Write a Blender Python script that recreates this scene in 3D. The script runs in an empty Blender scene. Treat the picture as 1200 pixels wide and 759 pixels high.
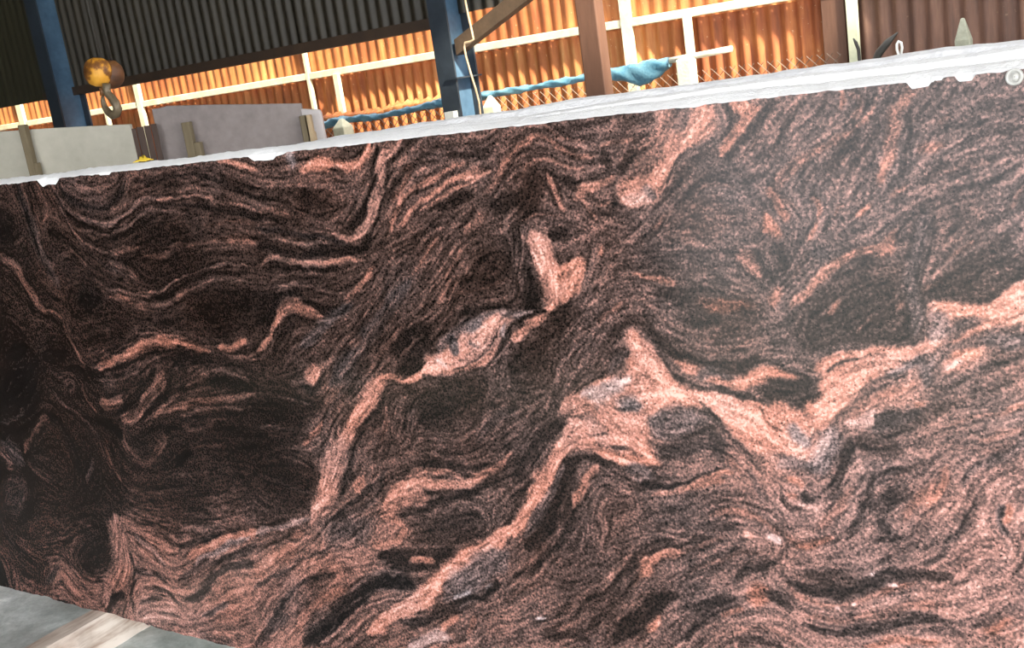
import bpy, math, random
import numpy as np
from mathutils import Matrix, Vector
random.seed(7); rng = np.random.RandomState(11)
SC = bpy.context.scene; COL = SC.collection

# ------------------------------------------------------------------ camera, sky, exposure
F = 1250.0; RHO = math.radians(8.5); VX, VY = -1236.0, 357.0      # focal length and vanishing point of the slab, in 1200x759 pixels
HY = VY - (600 - VX) * math.tan(RHO); DH = (379.5 - HY) * math.cos(RHO)
up = np.array([-math.sin(RHO) * F, math.cos(RHO) * F, DH]); up /= np.linalg.norm(up)
ax = -np.array([VX - 600, -(VY - 379.5), -F]); ax -= up * ax.dot(up); ax /= np.linalg.norm(ax)
RW = np.array([ax, np.cross(up, ax), up])                          # rows: world X (along slab), Y (away), Z in camera axes
CAM = np.array([0.0, 0.0, 1.65])
cam_data = bpy.data.cameras.new('camera'); cam = bpy.data.objects.new('camera', cam_data); COL.objects.link(cam)
cam_data.sensor_fit = 'HORIZONTAL'; cam_data.sensor_width = 36.0; cam_data.lens = F / 1200.0 * 36.0; cam_data.clip_start = 0.02
M4 = Matrix.Identity(4)
for i in range(3):
    for j in range(3): M4[i][j] = RW[i, j]
    M4[i][3] = CAM[i]
cam.matrix_world = M4; SC.camera = cam
def ray(px, py): return RW @ np.array([px - 600, -(py - 379.5), -F])
def aty(px, py, y): r = ray(px, py); return CAM + r * (y / r[1])
def atz(px, py, z): r = ray(px, py); return CAM + r * ((z - CAM[2]) / r[2])
def atplane(px, py, p, n):
    r = ray(px, py); return CAM + r * (np.dot(np.array(p) - CAM, n) / np.dot(r, n))

world = bpy.data.worlds.new('sky'); SC.world = world; world.use_nodes = True
bg = world.node_tree.nodes['Background']; bg.inputs[0].default_value = (0.96, 0.98, 1.0, 1); bg.inputs[1].default_value = 1.0
sun_d = bpy.data.lights.new('sun', 'SUN'); sun = bpy.data.objects.new('sun', sun_d); COL.objects.link(sun)
sun_d.energy = 2.9; sun_d.angle = math.radians(4); sun_d.color = (1, .9, .7)
SUN_TO = Vector((-0.70, 0.25, -0.65))
sun.rotation_euler = SUN_TO.to_track_quat('-Z', 'Y').to_euler()
SC.view_settings.view_transform = 'Standard'; SC.view_settings.look = 'None'; SC.view_settings.gamma = 1.0
SC.view_settings.use_curve_mapping = False; SC.view_settings.exposure = 2.58

# ------------------------------------------------------------------ helpers
def tag(o, label=None, cat=None, group=None, kind=None):
    if label: o['label'] = label
    if cat: o['category'] = cat
    if group: o['group'] = group
    if kind: o['kind'] = kind
    return o
def empty(name, loc=(0, 0, 0), rot=(0, 0, 0)):
    o = bpy.data.objects.new(name, None); COL.objects.link(o); o.location = tuple(loc); o.rotation_euler = rot; o.empty_display_size = .1
    return o
def link(name, me, mat=None, parent=None, loc=None):
    o = bpy.data.objects.new(name, me); COL.objects.link(o)
    if mat and not me.materials: me.materials.append(mat)
    if parent: o.parent = parent
    if loc is not None: o.location = tuple(loc)
    return o
class MB:
    def __init__(s): s.v = []; s.f = []; s.sm = False
    def add(s, vs, fs):
        b = len(s.v); s.v += [tuple(float(c) for c in q) for q in vs]; s.f += [tuple(b + i for i in f) for f in fs]
    def box(s, a, b):
        x0, y0, z0 = a; x1, y1, z1 = b
        s.add([(x0,y0,z0),(x1,y0,z0),(x1,y1,z0),(x0,y1,z0),(x0,y0,z1),(x1,y0,z1),(x1,y1,z1),(x0,y1,z1)],
              [(3,2,1,0),(4,5,6,7),(0,1,5,4),(1,2,6,5),(2,3,7,6),(3,0,4,7)])
    def prism(s, bot, top):            # two matching rings
        n = len(bot); s.add(list(bot) + list(top), [tuple(reversed(range(n))), tuple(range(n, 2*n))] + [(i, (i+1)%n, n+(i+1)%n, n+i) for i in range(n)])
    def tube(s, pts, r, n=8, caps=True):
        pts = [Vector(p) for p in pts]; rr = r if hasattr(r, '__len__') else [r]*len(pts)
        b = len(s.v); ref = None
        for i, p in enumerate(pts):
            t = (pts[min(i+1, len(pts)-1)] - pts[max(i-1, 0)]).normalized()
            if ref is None: ref = Vector((0,0,1)) if abs(t.z) < .9 else Vector((1,0,0))
            a = (ref - t * ref.dot(t)).normalized(); c = t.cross(a); ref = a
            for k in range(n):
                q = p + (a * math.cos(2*math.pi*k/n) + c * math.sin(2*math.pi*k/n)) * rr[i]; s.v.append(tuple(q))
        m = len(pts)
        for i in range(m-1):
            for k in range(n): s.f.append((b+i*n+k, b+i*n+(k+1)%n, b+(i+1)*n+(k+1)%n, b+(i+1)*n+k))
        if caps:
            s.f.append(tuple(b+k for k in reversed(range(n)))); s.f.append(tuple(b+(m-1)*n+k for k in range(n)))
    def mesh(s, name, smooth=False):
        me = bpy.data.meshes.new(name); me.from_pydata(s.v, [], s.f); me.update()
        if smooth: me.polygons.foreach_set('use_smooth', [True]*len(me.polygons))
        return me
    def build(s, name, mat, parent=None, smooth=False, loc=None, bevel=0):
        o = link(name, s.mesh(name, smooth), mat, parent, loc)
        if bevel:
            m = o.modifiers.new('bevel', 'BEVEL'); m.width = bevel; m.segments = 2; m.limit_method = 'ANGLE'
        return o
def off(pts, o): return [tuple(np.array(p) - np.array(o)) for p in pts]

# ------------------------------------------------------------------ materials
class NT:
    def __init__(s, name):
        s.m = bpy.data.materials.new(name); s.m.use_nodes = True; s.t = s.m.node_tree; s.b = s.t.nodes['Principled BSDF']; s.l = s.t.links.new
    def n(s, kind, **kw):
        nd = s.t.nodes.new(kind)
        for k, v in kw.items(): setattr(nd, k, v)
        return nd
    def val(s, sock, v):
        if hasattr(v, 'default_value') or hasattr(v, 'is_output'): s.l(v, sock)
        else: sock.default_value = v
    def math(s, op, a, b=0.0, c=None, clamp=False):
        nd = s.n('ShaderNodeMath', operation=op, use_clamp=clamp); s.val(nd.inputs[0], a); s.val(nd.inputs[1], b)
        if c is not None: s.val(nd.inputs[2], c)
        return nd.outputs[0]
    def ramp(s, fac, stops, interp='LINEAR'):
        nd = s.n('ShaderNodeValToRGB'); cr = nd.color_ramp; cr.interpolation = interp
        while len(cr.elements) < len(stops): cr.elements.new(.5)
        for e, (p, c) in zip(cr.elements, stops): e.position = p; e.color = (*c, 1)
        s.val(nd.inputs[0], fac); return nd.outputs[0]
    def mix(s, fac, a, b, mode='MIX'):
        nd = s.n('ShaderNodeMix', data_type='RGBA', blend_type=mode); s.val(nd.inputs[0], fac)
        for i, v in ((6, a), (7, b)):
            if isinstance(v, tuple): nd.inputs[i].default_value = (*v, 1)
            else: s.l(v, nd.inputs[i])
        return nd.outputs[2]
    def coord(s, scale=(1,1,1), out='Object'):
        tc = s.n('ShaderNodeTexCoord'); mp = s.n('ShaderNodeMapping'); s.l(tc.outputs[out], mp.inputs[0]); mp.inputs['Scale'].default_value = scale
        return mp.outputs[0]
    def noise(s, vec, scale, detail=4, rough=.55, dist=0.0):
        nd = s.n('ShaderNodeTexNoise'); s.l(vec, nd.inputs['Vector']); nd.inputs['Scale'].default_value = scale
        nd.inputs['Detail'].default_value = detail; nd.inputs['Roughness'].default_value = rough; nd.inputs['Distortion'].default_value = dist
        return nd.outputs['Fac']
    def bump(s, h, strength=.3, dist=.01):
        nd = s.n('ShaderNodeBump'); nd.inputs['Strength'].default_value = strength; nd.inputs['Distance'].default_value = dist
        s.val(nd.inputs['Height'], h); s.l(nd.outputs[0], s.b.inputs['Normal'])
    def out(s, col, rough=.6, metal=0.0):
        if isinstance(col, tuple): s.b.inputs['Base Color'].default_value = (*col, 1)
        else: s.l(col, s.b.inputs['Base Color'])
        s.val(s.b.inputs['Roughness'], rough); s.b.inputs['Metallic'].default_value = metal
        return s.m
def rnd(t):
    return t.n('ShaderNodeObjectInfo').outputs['Random']
def mat_plain(name, c1, c2, scale=6, rough=.6, bump=.15, stretch=(1,1,1), metal=0.0):
    t = NT(name); v = t.coord(stretch); f = t.noise(v, scale, 5)
    f2 = t.noise(v, scale*7, 3)
    k = t.math('ADD', t.math('MULTIPLY', f, .7), t.math('MULTIPLY', f2, .3))
    if bump: t.bump(f2, bump, .004)
    return t.out(t.ramp(k, [(.3, c1), (.68, c2)]), rough, metal)
def mat_rust(name='rusted_sheet', dull=False):
    t = NT(name); oi = rnd(t)
    tc = t.n('ShaderNodeTexCoord'); ad = t.n('ShaderNodeVectorMath', operation='ADD'); t.l(tc.outputs['Object'], ad.inputs[0])
    cb = t.n('ShaderNodeCombineXYZ'); t.l(t.math('MULTIPLY', oi, 31.0), cb.inputs[0]); t.l(t.math('MULTIPLY', oi, 17.0), cb.inputs[2]); t.l(cb.outputs[0], ad.inputs[1])
    mp = t.n('ShaderNodeMapping'); t.l(ad.outputs[0], mp.inputs[0]); mp.inputs['Scale'].default_value = (1, 1, .12)
    st = t.noise(mp.outputs[0], 16, 6, .65); big = t.noise(ad.outputs[0], 2.2, 4); sp = t.noise(ad.outputs[0], 55, 2)
    k = t.math('ADD', t.math('MULTIPLY', st, .62), t.math('MULTIPLY', big, .38))
    k = t.math('ADD', k, t.math('MULTIPLY', t.math('SUBTRACT', oi, .5), .12))
    c = t.ramp(k, [(.25, (.10,.028,.012)), (.42, (.30,.085,.028)), (.54, (.47,.165,.05)), (.66, (.60,.28,.10)), (.8, (.68,.42,.2))])
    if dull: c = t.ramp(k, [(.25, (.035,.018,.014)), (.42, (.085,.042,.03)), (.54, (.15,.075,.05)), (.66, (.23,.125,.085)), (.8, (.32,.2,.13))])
    fl = t.ramp(sp, [(.70, (0,0,0)), (.74, (1,1,1))])
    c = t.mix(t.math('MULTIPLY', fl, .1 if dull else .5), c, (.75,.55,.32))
    t.bump(st, .25, .004)
    return t.out(c, .75)
MAT = {}
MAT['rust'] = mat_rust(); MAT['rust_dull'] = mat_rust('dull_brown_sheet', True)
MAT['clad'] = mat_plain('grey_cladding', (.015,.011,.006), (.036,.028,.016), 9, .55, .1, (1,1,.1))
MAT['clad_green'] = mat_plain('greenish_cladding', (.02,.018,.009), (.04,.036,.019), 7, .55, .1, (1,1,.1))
MAT['darkbrown'] = mat_plain('brown_purlin', (.03,.018,.012), (.06,.035,.02), 8, .6)
MAT['cream'] = mat_plain('cream_painted_steel', (.62,.54,.33), (.83,.79,.6), 9, .55, .1)
MAT['creamgreen'] = mat_plain('pale_green_post', (.45,.47,.33), (.62,.62,.45), 9, .6, .2)
MAT['blue'] = mat_plain('lit_blue_steel', (.035,.075,.13), (.085,.155,.24), 5, .45, .1)  # lighter copy of the column blue, for the web lit from the right
MAT['blue_shade'] = mat_plain('shaded_blue_steel', (.012,.018,.026), (.03,.04,.055), 5, .5, .1)  # darker copy of the column blue, shade put into the flange colour
MAT['brownpost'] = mat_plain('brown_timber_post', (.075,.034,.021), (.15,.07,.042), 7, .75, .3, (1,1,.15))
MAT['steelbrown'] = mat_plain('brown_steel', (.05,.032,.02), (.11,.07,.042), 9, .6, .15)
MAT['tarp'] = mat_plain('blue_tarpaulin', (.035,.13,.21), (.16,.32,.41), 14, .42, .4)
MAT['galv'] = mat_plain('pale_pipe', (.5,.46,.36), (.75,.71,.58), 12, .5, .1)
MAT['wire'] = mat_plain('galvanised_wire', (.09,.065,.05), (.17,.13,.10), 20, .5, 0)
MAT['conc'] = mat_plain('pale_concrete', (.50,.48,.33), (.72,.70,.52), 14, .9, .5)
MAT['concgrey'] = mat_plain('grey_green_concrete', (.20,.20,.15), (.36,.36,.28), 14, .9, .5)
MAT['rope'] = mat_plain('beige_cord', (.4,.27,.16), (.6,.45,.3), 20, .7, .1)
MAT['marble_cream'] = mat_plain('cream_sawn_stone', (.36,.34,.28), (.50,.47,.40), 3, .6, .08)
MAT['marble_grey'] = mat_plain('grey_sawn_stone', (.17,.14,.135), (.30,.255,.245), 3.5, .6, .1)
MAT['marble_pale'] = mat_plain('pale_sawn_stone', (.46,.42,.42), (.58,.54,.54), 4, .6, .08)
MAT['darkstone'] = mat_plain('dark_slab_edge', (.03,.018,.013), (.085,.05,.038), 10, .7, .2, (1,1,.2))
MAT['woodstand'] = mat_plain('weathered_wood', (.11,.085,.05), (.21,.165,.10), 8, .8, .3, (1,1,.2))
MAT['woodpale'] = mat_plain('pale_wood', (.34,.24,.14), (.5,.38,.24), 8, .8, .2, (1,1,.2))
MAT['yellow'] = mat_plain('yellow_cloth', (.75,.48,.02), (.85,.62,.06), 20, .8, .2)
MAT['whiteplastic'] = mat_plain('white_plastic', (.7,.7,.66), (.8,.8,.76), 10, .4, 0)
MAT['blackrubber'] = mat_plain('dark_rod', (.02,.018,.015), (.04,.035,.03), 10, .6, .1)
def mat_hoist(name, yel):
    t = NT(name); v = t.coord(); f = t.noise(v, 9, 5, .6); g = t.noise(v, 30, 3)
    k = t.math('ADD', t.math('MULTIPLY', f, .8), t.math('MULTIPLY', g, .2))
    if yel: c = t.ramp(k, [(.38, (.10,.035,.008)), (.47, (.22,.08,.012)), (.52, (.62,.28,.025)), (.7, (.75,.38,.05))])
    else: c = t.ramp(k, [(.35, (.055,.022,.01)), (.55, (.14,.055,.02)), (.72, (.34,.15,.03))])
    t.bump(g, .3, .004); return t.out(c, .55)
MAT['hoist_yellow'] = mat_hoist('worn_yellow_paint', True); MAT['hoist_brown'] = mat_hoist('rusty_casing', False)
MAT['hook'] = mat_plain('greasy_steel_hook', (.10,.075,.045), (.2,.15,.09), 14, .45, .2, metal=.2)
def mat_floor():
    t = NT('worn_concrete'); v = t.coord(); a = t.noise(v, 3.2, 6, .65, 1.2); b = t.noise(v, 14, 5, .65); c = t.noise(v, 70, 3)
    k = t.math('ADD', t.math('MULTIPLY', a, .6), t.math('ADD', t.math('MULTIPLY', b, .28), t.math('MULTIPLY', c, .12)))
    col = t.ramp(k, [(.36, (.20,.22,.215)), (.48, (.36,.39,.38)), (.56, (.50,.53,.52)), (.64, (.74,.76,.74))])
    t.bump(b, .4, .01); return t.out(col, t.math('ADD', t.math('MULTIPLY', a, .5), .15))
MAT['floor'] = mat_floor()
def mat_bearer():
    t = NT('bearer_timber'); v = t.coord((1, .12, 1)); a = t.noise(v, 30, 5, .6, .4); b = t.noise(t.coord(), 5, 4)
    k = t.math('ADD', t.math('MULTIPLY', a, .6), t.math('MULTIPLY', b, .4))
    col = t.ramp(k, [(.33, (.20,.11,.08)), (.45, (.48,.36,.29)), (.58, (.80,.70,.62))]); t.bump(a, .3, .004)
    return t.out(col, .7)
MAT['bearer'] = mat_bearer()
MAT['rough'] = mat_plain('dusty_rough_stone_edge', (.82,.82,.85), (.93,.93,.94), 22, .85, .6)
MAT['roughgrey'] = mat_plain('grey_dusty_stone_edge', (.68,.68,.72), (.9,.9,.92), 16, .85, .7)
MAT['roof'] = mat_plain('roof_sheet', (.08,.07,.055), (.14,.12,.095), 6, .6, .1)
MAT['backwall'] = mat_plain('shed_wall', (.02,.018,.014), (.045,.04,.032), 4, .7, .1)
def mat_disc():
    t = NT('clear_plastic'); v = t.coord(); f = t.noise(v, 60, 3)
    t.b.inputs['Transmission Weight'].default_value = .35
    return t.out(t.ramp(f, [(.3, (.55,.54,.52)), (.7, (.72,.71,.68))]), .3)
MAT['disc'] = mat_disc()

# ------------------------------------------------------------------ slab geometry numbers
LEAN = math.radians(4.0); ZB = 0.12; SX0, SX1 = -3.76, -0.14; SL = SX1 - SX0
YB = (CAM[2] - ZB) / -(ray(120, 719)[2] / ray(120, 719)[1])         # distance of the bottom edge, standing on the bearer
kt = -(ray(600, 146)[2] / ray(600, 146)[1])
# top edge: z = CAMz - kt*y on the leaning plane
tl = math.tan(LEAN); ztop = (CAM[2] - kt * (YB - ZB * tl)) / (1 + kt * tl); SH = (ztop - ZB) / math.cos(LEAN)
PN = np.array([0, math.cos(LEAN), -math.sin(LEAN)]); P0 = np.array([SX0, YB, ZB]); UV_U = np.array([1, 0, 0]); UV_V = np.array([0, math.sin(LEAN), math.cos(LEAN)])
def slab_uv(px, py):
    p = atplane(px, py, P0, PN) - P0
    return p.dot(UV_U), p.dot(UV_V)

# ------------------------------------------------------------------ the setting
fl = MB(); fl.add([(-16,-14,0),(8,-14,0),(8,7,0),(-16,7,0),(-16,-14,-.15),(8,-14,-.15),(8,7,-.15),(-16,7,-.15)], [(0,1,2,3),(7,6,5,4),(0,4,5,1),(1,5,6,2),(2,6,7,3),(3,7,4,0)])
tag(fl.build('floor', MAT['floor']), 'grey worn concrete yard floor', None, None, 'structure')

PITCH = 0.076
def corr_mesh(name, w, h, amp=.009, seg=8):
    n = int(round(w / PITCH * seg)); me_v = []; me_f = []
    for i in range(n + 1):
        x = i / seg * PITCH; y = amp * math.cos(2 * math.pi * i / seg)
        for z in (0, h * .5, h): me_v.append((x, y, z))
    for i in range(n):
        for k in (0, 1):
            a = i * 3 + k; me_f.append((a, a + 3, a + 4, a + 1))
    b = len(me_v)                                                  # back skin gives the sheet its gauge
    me_v += [(x, y + .0015, z) for x, y, z in me_v[:b]]; me_f += [tuple(b + q for q in reversed(f)) for f in me_f[:]]
    me = bpy.data.meshes.new(name); me.from_pydata(me_v, [], me_f); me.update()
    me.polygons.foreach_set('use_smooth', [True] * len(me.polygons)); return me
YW = 5.3
zrail = float(aty(400, 83, YW - .05)[2])
wall = tag(empty('wall_back', (0, YW, 0)), 'rusty corrugated iron boundary wall with cream rails', None, None, 'structure')
SW = PITCH * 10
lowm = corr_mesh('corrugated_sheet', SW + .02, zrail, .011); upm = corr_mesh('corrugated_sheet', SW + .02, .8, .006)
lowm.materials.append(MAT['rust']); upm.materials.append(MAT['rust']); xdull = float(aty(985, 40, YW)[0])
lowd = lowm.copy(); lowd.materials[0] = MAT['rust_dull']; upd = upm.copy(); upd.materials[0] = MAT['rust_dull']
x = xdull - SW * int((xdull + 11.4) / SW); i = 0
while x < 1.6:
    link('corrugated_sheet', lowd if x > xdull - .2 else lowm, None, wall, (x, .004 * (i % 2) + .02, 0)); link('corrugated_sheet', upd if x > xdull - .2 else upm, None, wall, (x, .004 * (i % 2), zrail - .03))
    x += SW; i += 1
r = MB(); r.box((-11.4, -.042, zrail - .022), (1.6, -.012, zrail + .022)); r.build('rail', MAT['cream'], wall, bevel=.004)
r = MB(); r.box((-11.4, -.06, .35), (1.6, -.012, .40)); r.build('rail', MAT['cream'], wall)
def wpost(px, py, w, z0, z1, mat='cream', d=.03, y=-.05):
    X = aty(px, py, YW + y)[0]; m = MB(); m.box((X - w/2, y - d/2, z0), (X + w/2, y + d/2, z1)); return m.build('post', MAT[mat], wall, bevel=.003)
wpost(163, 115, .055, 0, 2.6, y=-.035); wpost(127, 140, .03, 0, zrail); wpost(361, 85, .026, 0, 2.6, y=-.03); wpost(398, 110, .042, 0, zrail - .01, y=-.05)
wpost(737, 50, .06, 0, 2.6, y=-.035); wpost(808, 50, .042, 0, zrail - .01, y=-.05); wpost(26, 138, .075, 0, 2.6, y=-.035)
wpost(1000, 35, .05, 0, 2.6, 'creamgreen', y=-.035); wpost(978, 35, .11, 0, 2.6, 'brownpost', d=.02, y=-.02)

# upper cladding wall on the column line, then unseen roof and walls added to shape the light
YC = 4.6
zc = float(aty(300, 66, YC)[2]); xc = float(aty(509, 20, YC)[0]); xl = float(aty(52, 60, YC)[0])
clad = tag(empty('wall_upper', (0, YC, 0)), 'dark corrugated cladding wall hanging above the yard wall', None, None, 'structure')
cm = corr_mesh('corrugated_sheet', SW + .02, 1.2, .010); cm.materials.append(MAT['clad'])
x = xl + .1
while x < xc - .1:
    o = link('corrugated_sheet', cm, None, clad, (x, 0, zc + .02)); x += SW
r = MB(); r.box((xl - .1, -.02, zc - .03), (xc + .05, .05, zc + .025)); r.build('edge_purlin', MAT['darkbrown'], clad)
zc2 = float(aty(20, 123, YC)[2])
gm = corr_mesh('corrugated_sheet', SW + .02, 1.45, .003); gm.materials.append(MAT['clad_green'])
x = xl - .03 - SW
while x > -12.6: link('corrugated_sheet', gm, None, clad, (x, .02, zc2)); x -= SW
roofz = zc + 1.2
rm = MB(); zr = lambda y: roofz + .9*max(0, YC + .1 - y)/(YC + 3.6)
for x0_, x1_, y1_ in ((-14, xc + .3, YC + .02), (xc + .3, -1.8, 4.5), (-1.8, .3, 3.75), (.3, 6.0, 5.45)):  # edges stepped to shade the fence and open sky to the slab tops
    ring = [(x0_,-3.5,zr(-3.5)), (x1_,-3.5,zr(-3.5)), (x1_,y1_,zr(y1_)), (x0_,y1_,zr(y1_))]; rm.prism(ring, [(a,b_,c+.05) for a,b_,c in ring])
tag(rm.build('ceiling', MAT['roof']), 'unseen dark sheet roof over the slab yard, edges shaped for the light', None, None, 'structure')
m = MB(); m.box((-13.2,-3.5,0),(-13.0,YC+.9,roofz+.95)); tag(m.build('wall_left', MAT['backwall']), 'unseen dark end wall added to the shed for its reflection', None, None, 'structure')  # unseen, added so the slab's left part reflects something dark
m = MB(); m.box((-13.0,-3.7,0),(-3.6,-3.5,roofz+.95)); tag(m.build('wall_rear', MAT['backwall']), 'unseen dark rear wall added to the shed for its reflection', None, None, 'structure')  # also unseen, added as a dark reflection for the slab

m = MB(); m.box((1.62,YC-.1,0),(1.8,YW+.2,roofz)); tag(m.build('wall_right_shade', MAT['backwall']), 'unseen wall added to shade the end of the rusty yard wall', None, None, 'structure')  # unseen, added to throw shade on the right stretch of fence

# ------------------------------------------------------------------ steel columns
def hcolumn(px, py, label, fw, dep, y=YC):
    X = float(aty(px, py, y - dep/2 - .07)[0]); e = tag(empty('steel_column', (X, y - .07, 0)), label, 'column', 'blue steel columns of the shed')
    m = MB(); m.box((-fw/2, -dep/2, 0), (fw/2, -dep/2 + .012, roofz)); m.build('flange', MAT['blue_shade'], e)
    m = MB(); m.box((-fw/2, dep/2 - .012, 0), (fw/2, dep/2, roofz)); m.build('flange', MAT['blue_shade'], e)
    m = MB(); m.box((-.006, -dep/2 + .012, 0), (.006, dep/2 - .012, roofz)); m.build('web', MAT['blue'], e)
    m = MB(); m.box((-.12, -.14, 0), (.12, .14, .015)); m.build('base_plate', MAT['blue_shade'], e)
    return e
colA = hcolumn(514, 30, 'dark blue steel column carrying a diagonal brace', .11, .20)
colB = hcolumn(48, 60, 'blue steel column beside the hanging hook block', .12, .22)
XA = colA.location.x
b0 = aty(533, 56, YC - .10) - np.array(colA.location); b1 = aty(640, -28, YC - .10) - np.array(colA.location)
m = MB(); dz = .04; m.prism([(b0[0], -.03, b0[2]-dz), (b0[0], .03, b0[2]-dz), (b0[0], .03, b0[2]+dz), (b0[0], -.03, b0[2]+dz)],
        [(b1[0], -.03, b1[2]-dz), (b1[0], .03, b1[2]-dz), (b1[0], .03, b1[2]+dz), (b1[0], -.03, b1[2]+dz)])
m.build('diagonal_brace', MAT['steelbrown'], colA, bevel=.003)
zb = float(aty(533, 91, YC)[2]); m = MB(); m.box((-.006, -.11, zb-.008), (.07, .11, zb)); m.build('cleat', MAT['blue_shade'], colA)
zb = float(aty(523, 132, YC)[2]); m = MB(); m.box((-.02, -.14, zb-.06), (.035, -.10, zb + .01)); m.build('pale_bracket', MAT['whiteplastic'], colA)

# cord hanging beside the column
pts = [aty(px, py, YC - .18) for px, py in [(541,-30),(545,0),(549,20),(553,37),(555,46),(551,49),(545,50),(544,55),(546,66),(551,84),(557,103),(561,118),(563,134),(565,160),(566,230)]]
base = np.array([pts[-1][0], pts[-1][1], 0]); m = MB(); m.tube(off(pts, base), .006, 6)
tag(m.build('hanging_cord', MAT['rope'], None, True, base), 'thin beige cord hanging with a kink beside the braced column', 'cord')

# brown timber pole in front of the tarp
pts = aty(697, 60, 4.45); m = MB(); m.box((-.052, -.04, 0), (.052, .04, 3.4))
tag(m.build('timber_pole', MAT['brownpost'], None, False, (pts[0], pts[1], 0), .006), 'brown square timber pole in front of the blue tarp roll', 'pole')

# ------------------------------------------------------------------ chain link fence, pipe, tarp, posts
YF = 5.08
xa, xb = float(aty(372, 150, YF)[0]), float(aty(985, 60, YF)[0]); zt = float(aty(600, 112, YF)[2])
fe = tag(empty('chain_link_fence', (xa, YF, 0)), 'wire chain link fence below the blue tarp roll', 'fence')
m = MB(); L = xb - xa; st = .048
k = -zt
while k < L:
    for sgn in (1, -1):
        a0, a1 = max(k, 0), min(k + zt, L)
        z0, z1 = (a0 - k, a1 - k)
        if a1 - a0 < .01: continue
        if sgn < 0: z0, z1 = zt - z0, zt - z1
        y = .003 * sgn; rr = .0024
        m.prism([(a0, y-rr, z0), (a0, y+rr, z0-rr), (a0, y+rr, z0+rr)], [(a1, y-rr, z1), (a1, y+rr, z1-rr), (a1, y+rr, z1+rr)])
    k += st
tag(m.build('wire_mesh', MAT['wire'], fe), None, None, None, 'stuff')
tp = [aty(px, py, YF - .07) for px, py in [(372,149),(385,145),(398,141),(415,139),(440,137),(470,131),(500,124),(520,120),(560,113),(615,104),(660,96),(700,88),(740,80),(785,71)]]
tp2 = tp[-4:] + [aty(px, py, YF - .07) for px, py in [(806,67),(830,62.5),(858,57)]]
o0 = np.array(tp[-1]); m = MB(); m.tube(off(tp[-1:] + tp2[4:], o0), .015, 10)
tag(m.build('pale_pipe', MAT['galv'], None, True, o0), 'pale metal pipe running out of the blue tarp roll', 'pipe')
# tarp: resampled lumpy roll
P = np.array(tp); s = np.concatenate([[0], np.cumsum(np.linalg.norm(np.diff(P, axis=0), axis=1))]); q = np.linspace(0, s[-1], 150)
PP = np.stack([np.interp(q, s, P[:, k]) for k in range(3)], 1); nn = 12; m = MB(); ph = rng.rand(6) * 6
o0 = PP[0]; vs = []
for i in range(150):
    bul = math.exp(-((q[i] - s[-1] + .16) / .14) ** 2)
    for k in range(nn):
        a = 2 * math.pi * k / nn
        rr = .020 + .004 * math.sin(q[i]*23 + ph[0] + 2*a) + .004 * math.sin(q[i]*51 + ph[1] - 3*a) + .003*math.sin(q[i]*97 + 5*a + ph[2])
        rr *= .8 + .3 * math.sin(q[i]*3.1 + ph[3]) ** 2 + .0
        dzz = rr * math.sin(a); dzz -= bul * .055 * (1 - math.sin(a)) * .5 * 1.3
        vs.append((PP[i][0]-o0[0], PP[i][1]-o0[1] + rr * math.cos(a), PP[i][2]-o0[2] + dzz))
m.add(vs, [(i*nn+k, i*nn+(k+1)%nn, (i+1)*nn+(k+1)%nn, (i+1)*nn+k) for i in range(149) for k in range(nn)] + [tuple(range(nn)), tuple(149*nn + k for k in reversed(range(nn)))])
tag(m.build('tarp_roll', MAT['tarp'], None, True, o0), 'long blue tarpaulin rolled up along the chain link fence', 'tarp')
# orange crumpled sheet edge lying behind the tarp
cs = [(378,138),(395,136),(420,133),(445,131),(465,124),(490,121),(520,115)]
vs = []; N = 60; cx = np.array(cs, float)
for i in range(N):
    u = i/(N-1); px = 378 + u*142; py = np.interp(px, cx[:,0], cx[:,1])
    p = aty(px, py, YW - .11); wig = .012*math.sin(i*1.3) + .008*math.sin(i*2.9)
    vs += [p + np.array([0, .04, .015 + wig]), p + np.array([0, -.03 + wig, -.004]), p + np.array([0, -.02, -.05])]
m = MB(); o0 = vs[0]; m.add(off(vs, o0), [(i*3+k, (i+1)*3+k, (i+1)*3+k+1, i*3+k+1) for i in range(N-1) for k in (0,1)])
o = m.build('crumpled_flashing', MAT['rust'], None, True, o0); md = o.modifiers.new('solid', 'SOLIDIFY'); md.thickness = .004
tag(o, 'crumpled rust orange metal flashing lying behind the tarp roll', 'flashing')

def cpost(px, pyt, w, label, mat, y=4.92, tip=.07, group=None):
    p = aty(px, pyt, y); zt_ = p[2]; h = w/2; m = MB()
    z1 = zt_ - tip
    m.add([(-h,-h,0),(h,-h,0),(h,h,0),(-h,h,0),(-h,-h,z1),(h,-h,z1),(h,h,z1),(-h,h,z1),(-h*.25,-h*.2,zt_),(h*.25,-h*.2,zt_),(h*.25,h*.2,zt_),(-h*.25,h*.2,zt_)],
          [(3,2,1,0),(0,1,5,4),(1,2,6,5),(2,3,7,6),(3,0,4,7),(4,5,9,8),(5,6,10,9),(6,7,11,10),(7,4,8,11),(8,9,10,11)])
    tag(m.build('concrete_post', mat, None, False, (p[0], p[1], 0), .006), label, 'post', 'pointed concrete fence posts')
cpost(400, 139, .09, 'short pale concrete post under the kinked start of the tarp', MAT['conc'], tip=.05)
cpost(574, 112, .075, 'pale concrete post with pointed top beside the hanging cord', MAT['conc'], tip=.06)
cpost(803, 67, .075, 'pale concrete post under the bare end of the pipe', MAT['conc'], tip=.01)
cpost(1128, 21, .062, 'grey concrete post with a tall pointed top in the shaded corner', MAT['concgrey'], tip=.09)
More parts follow.
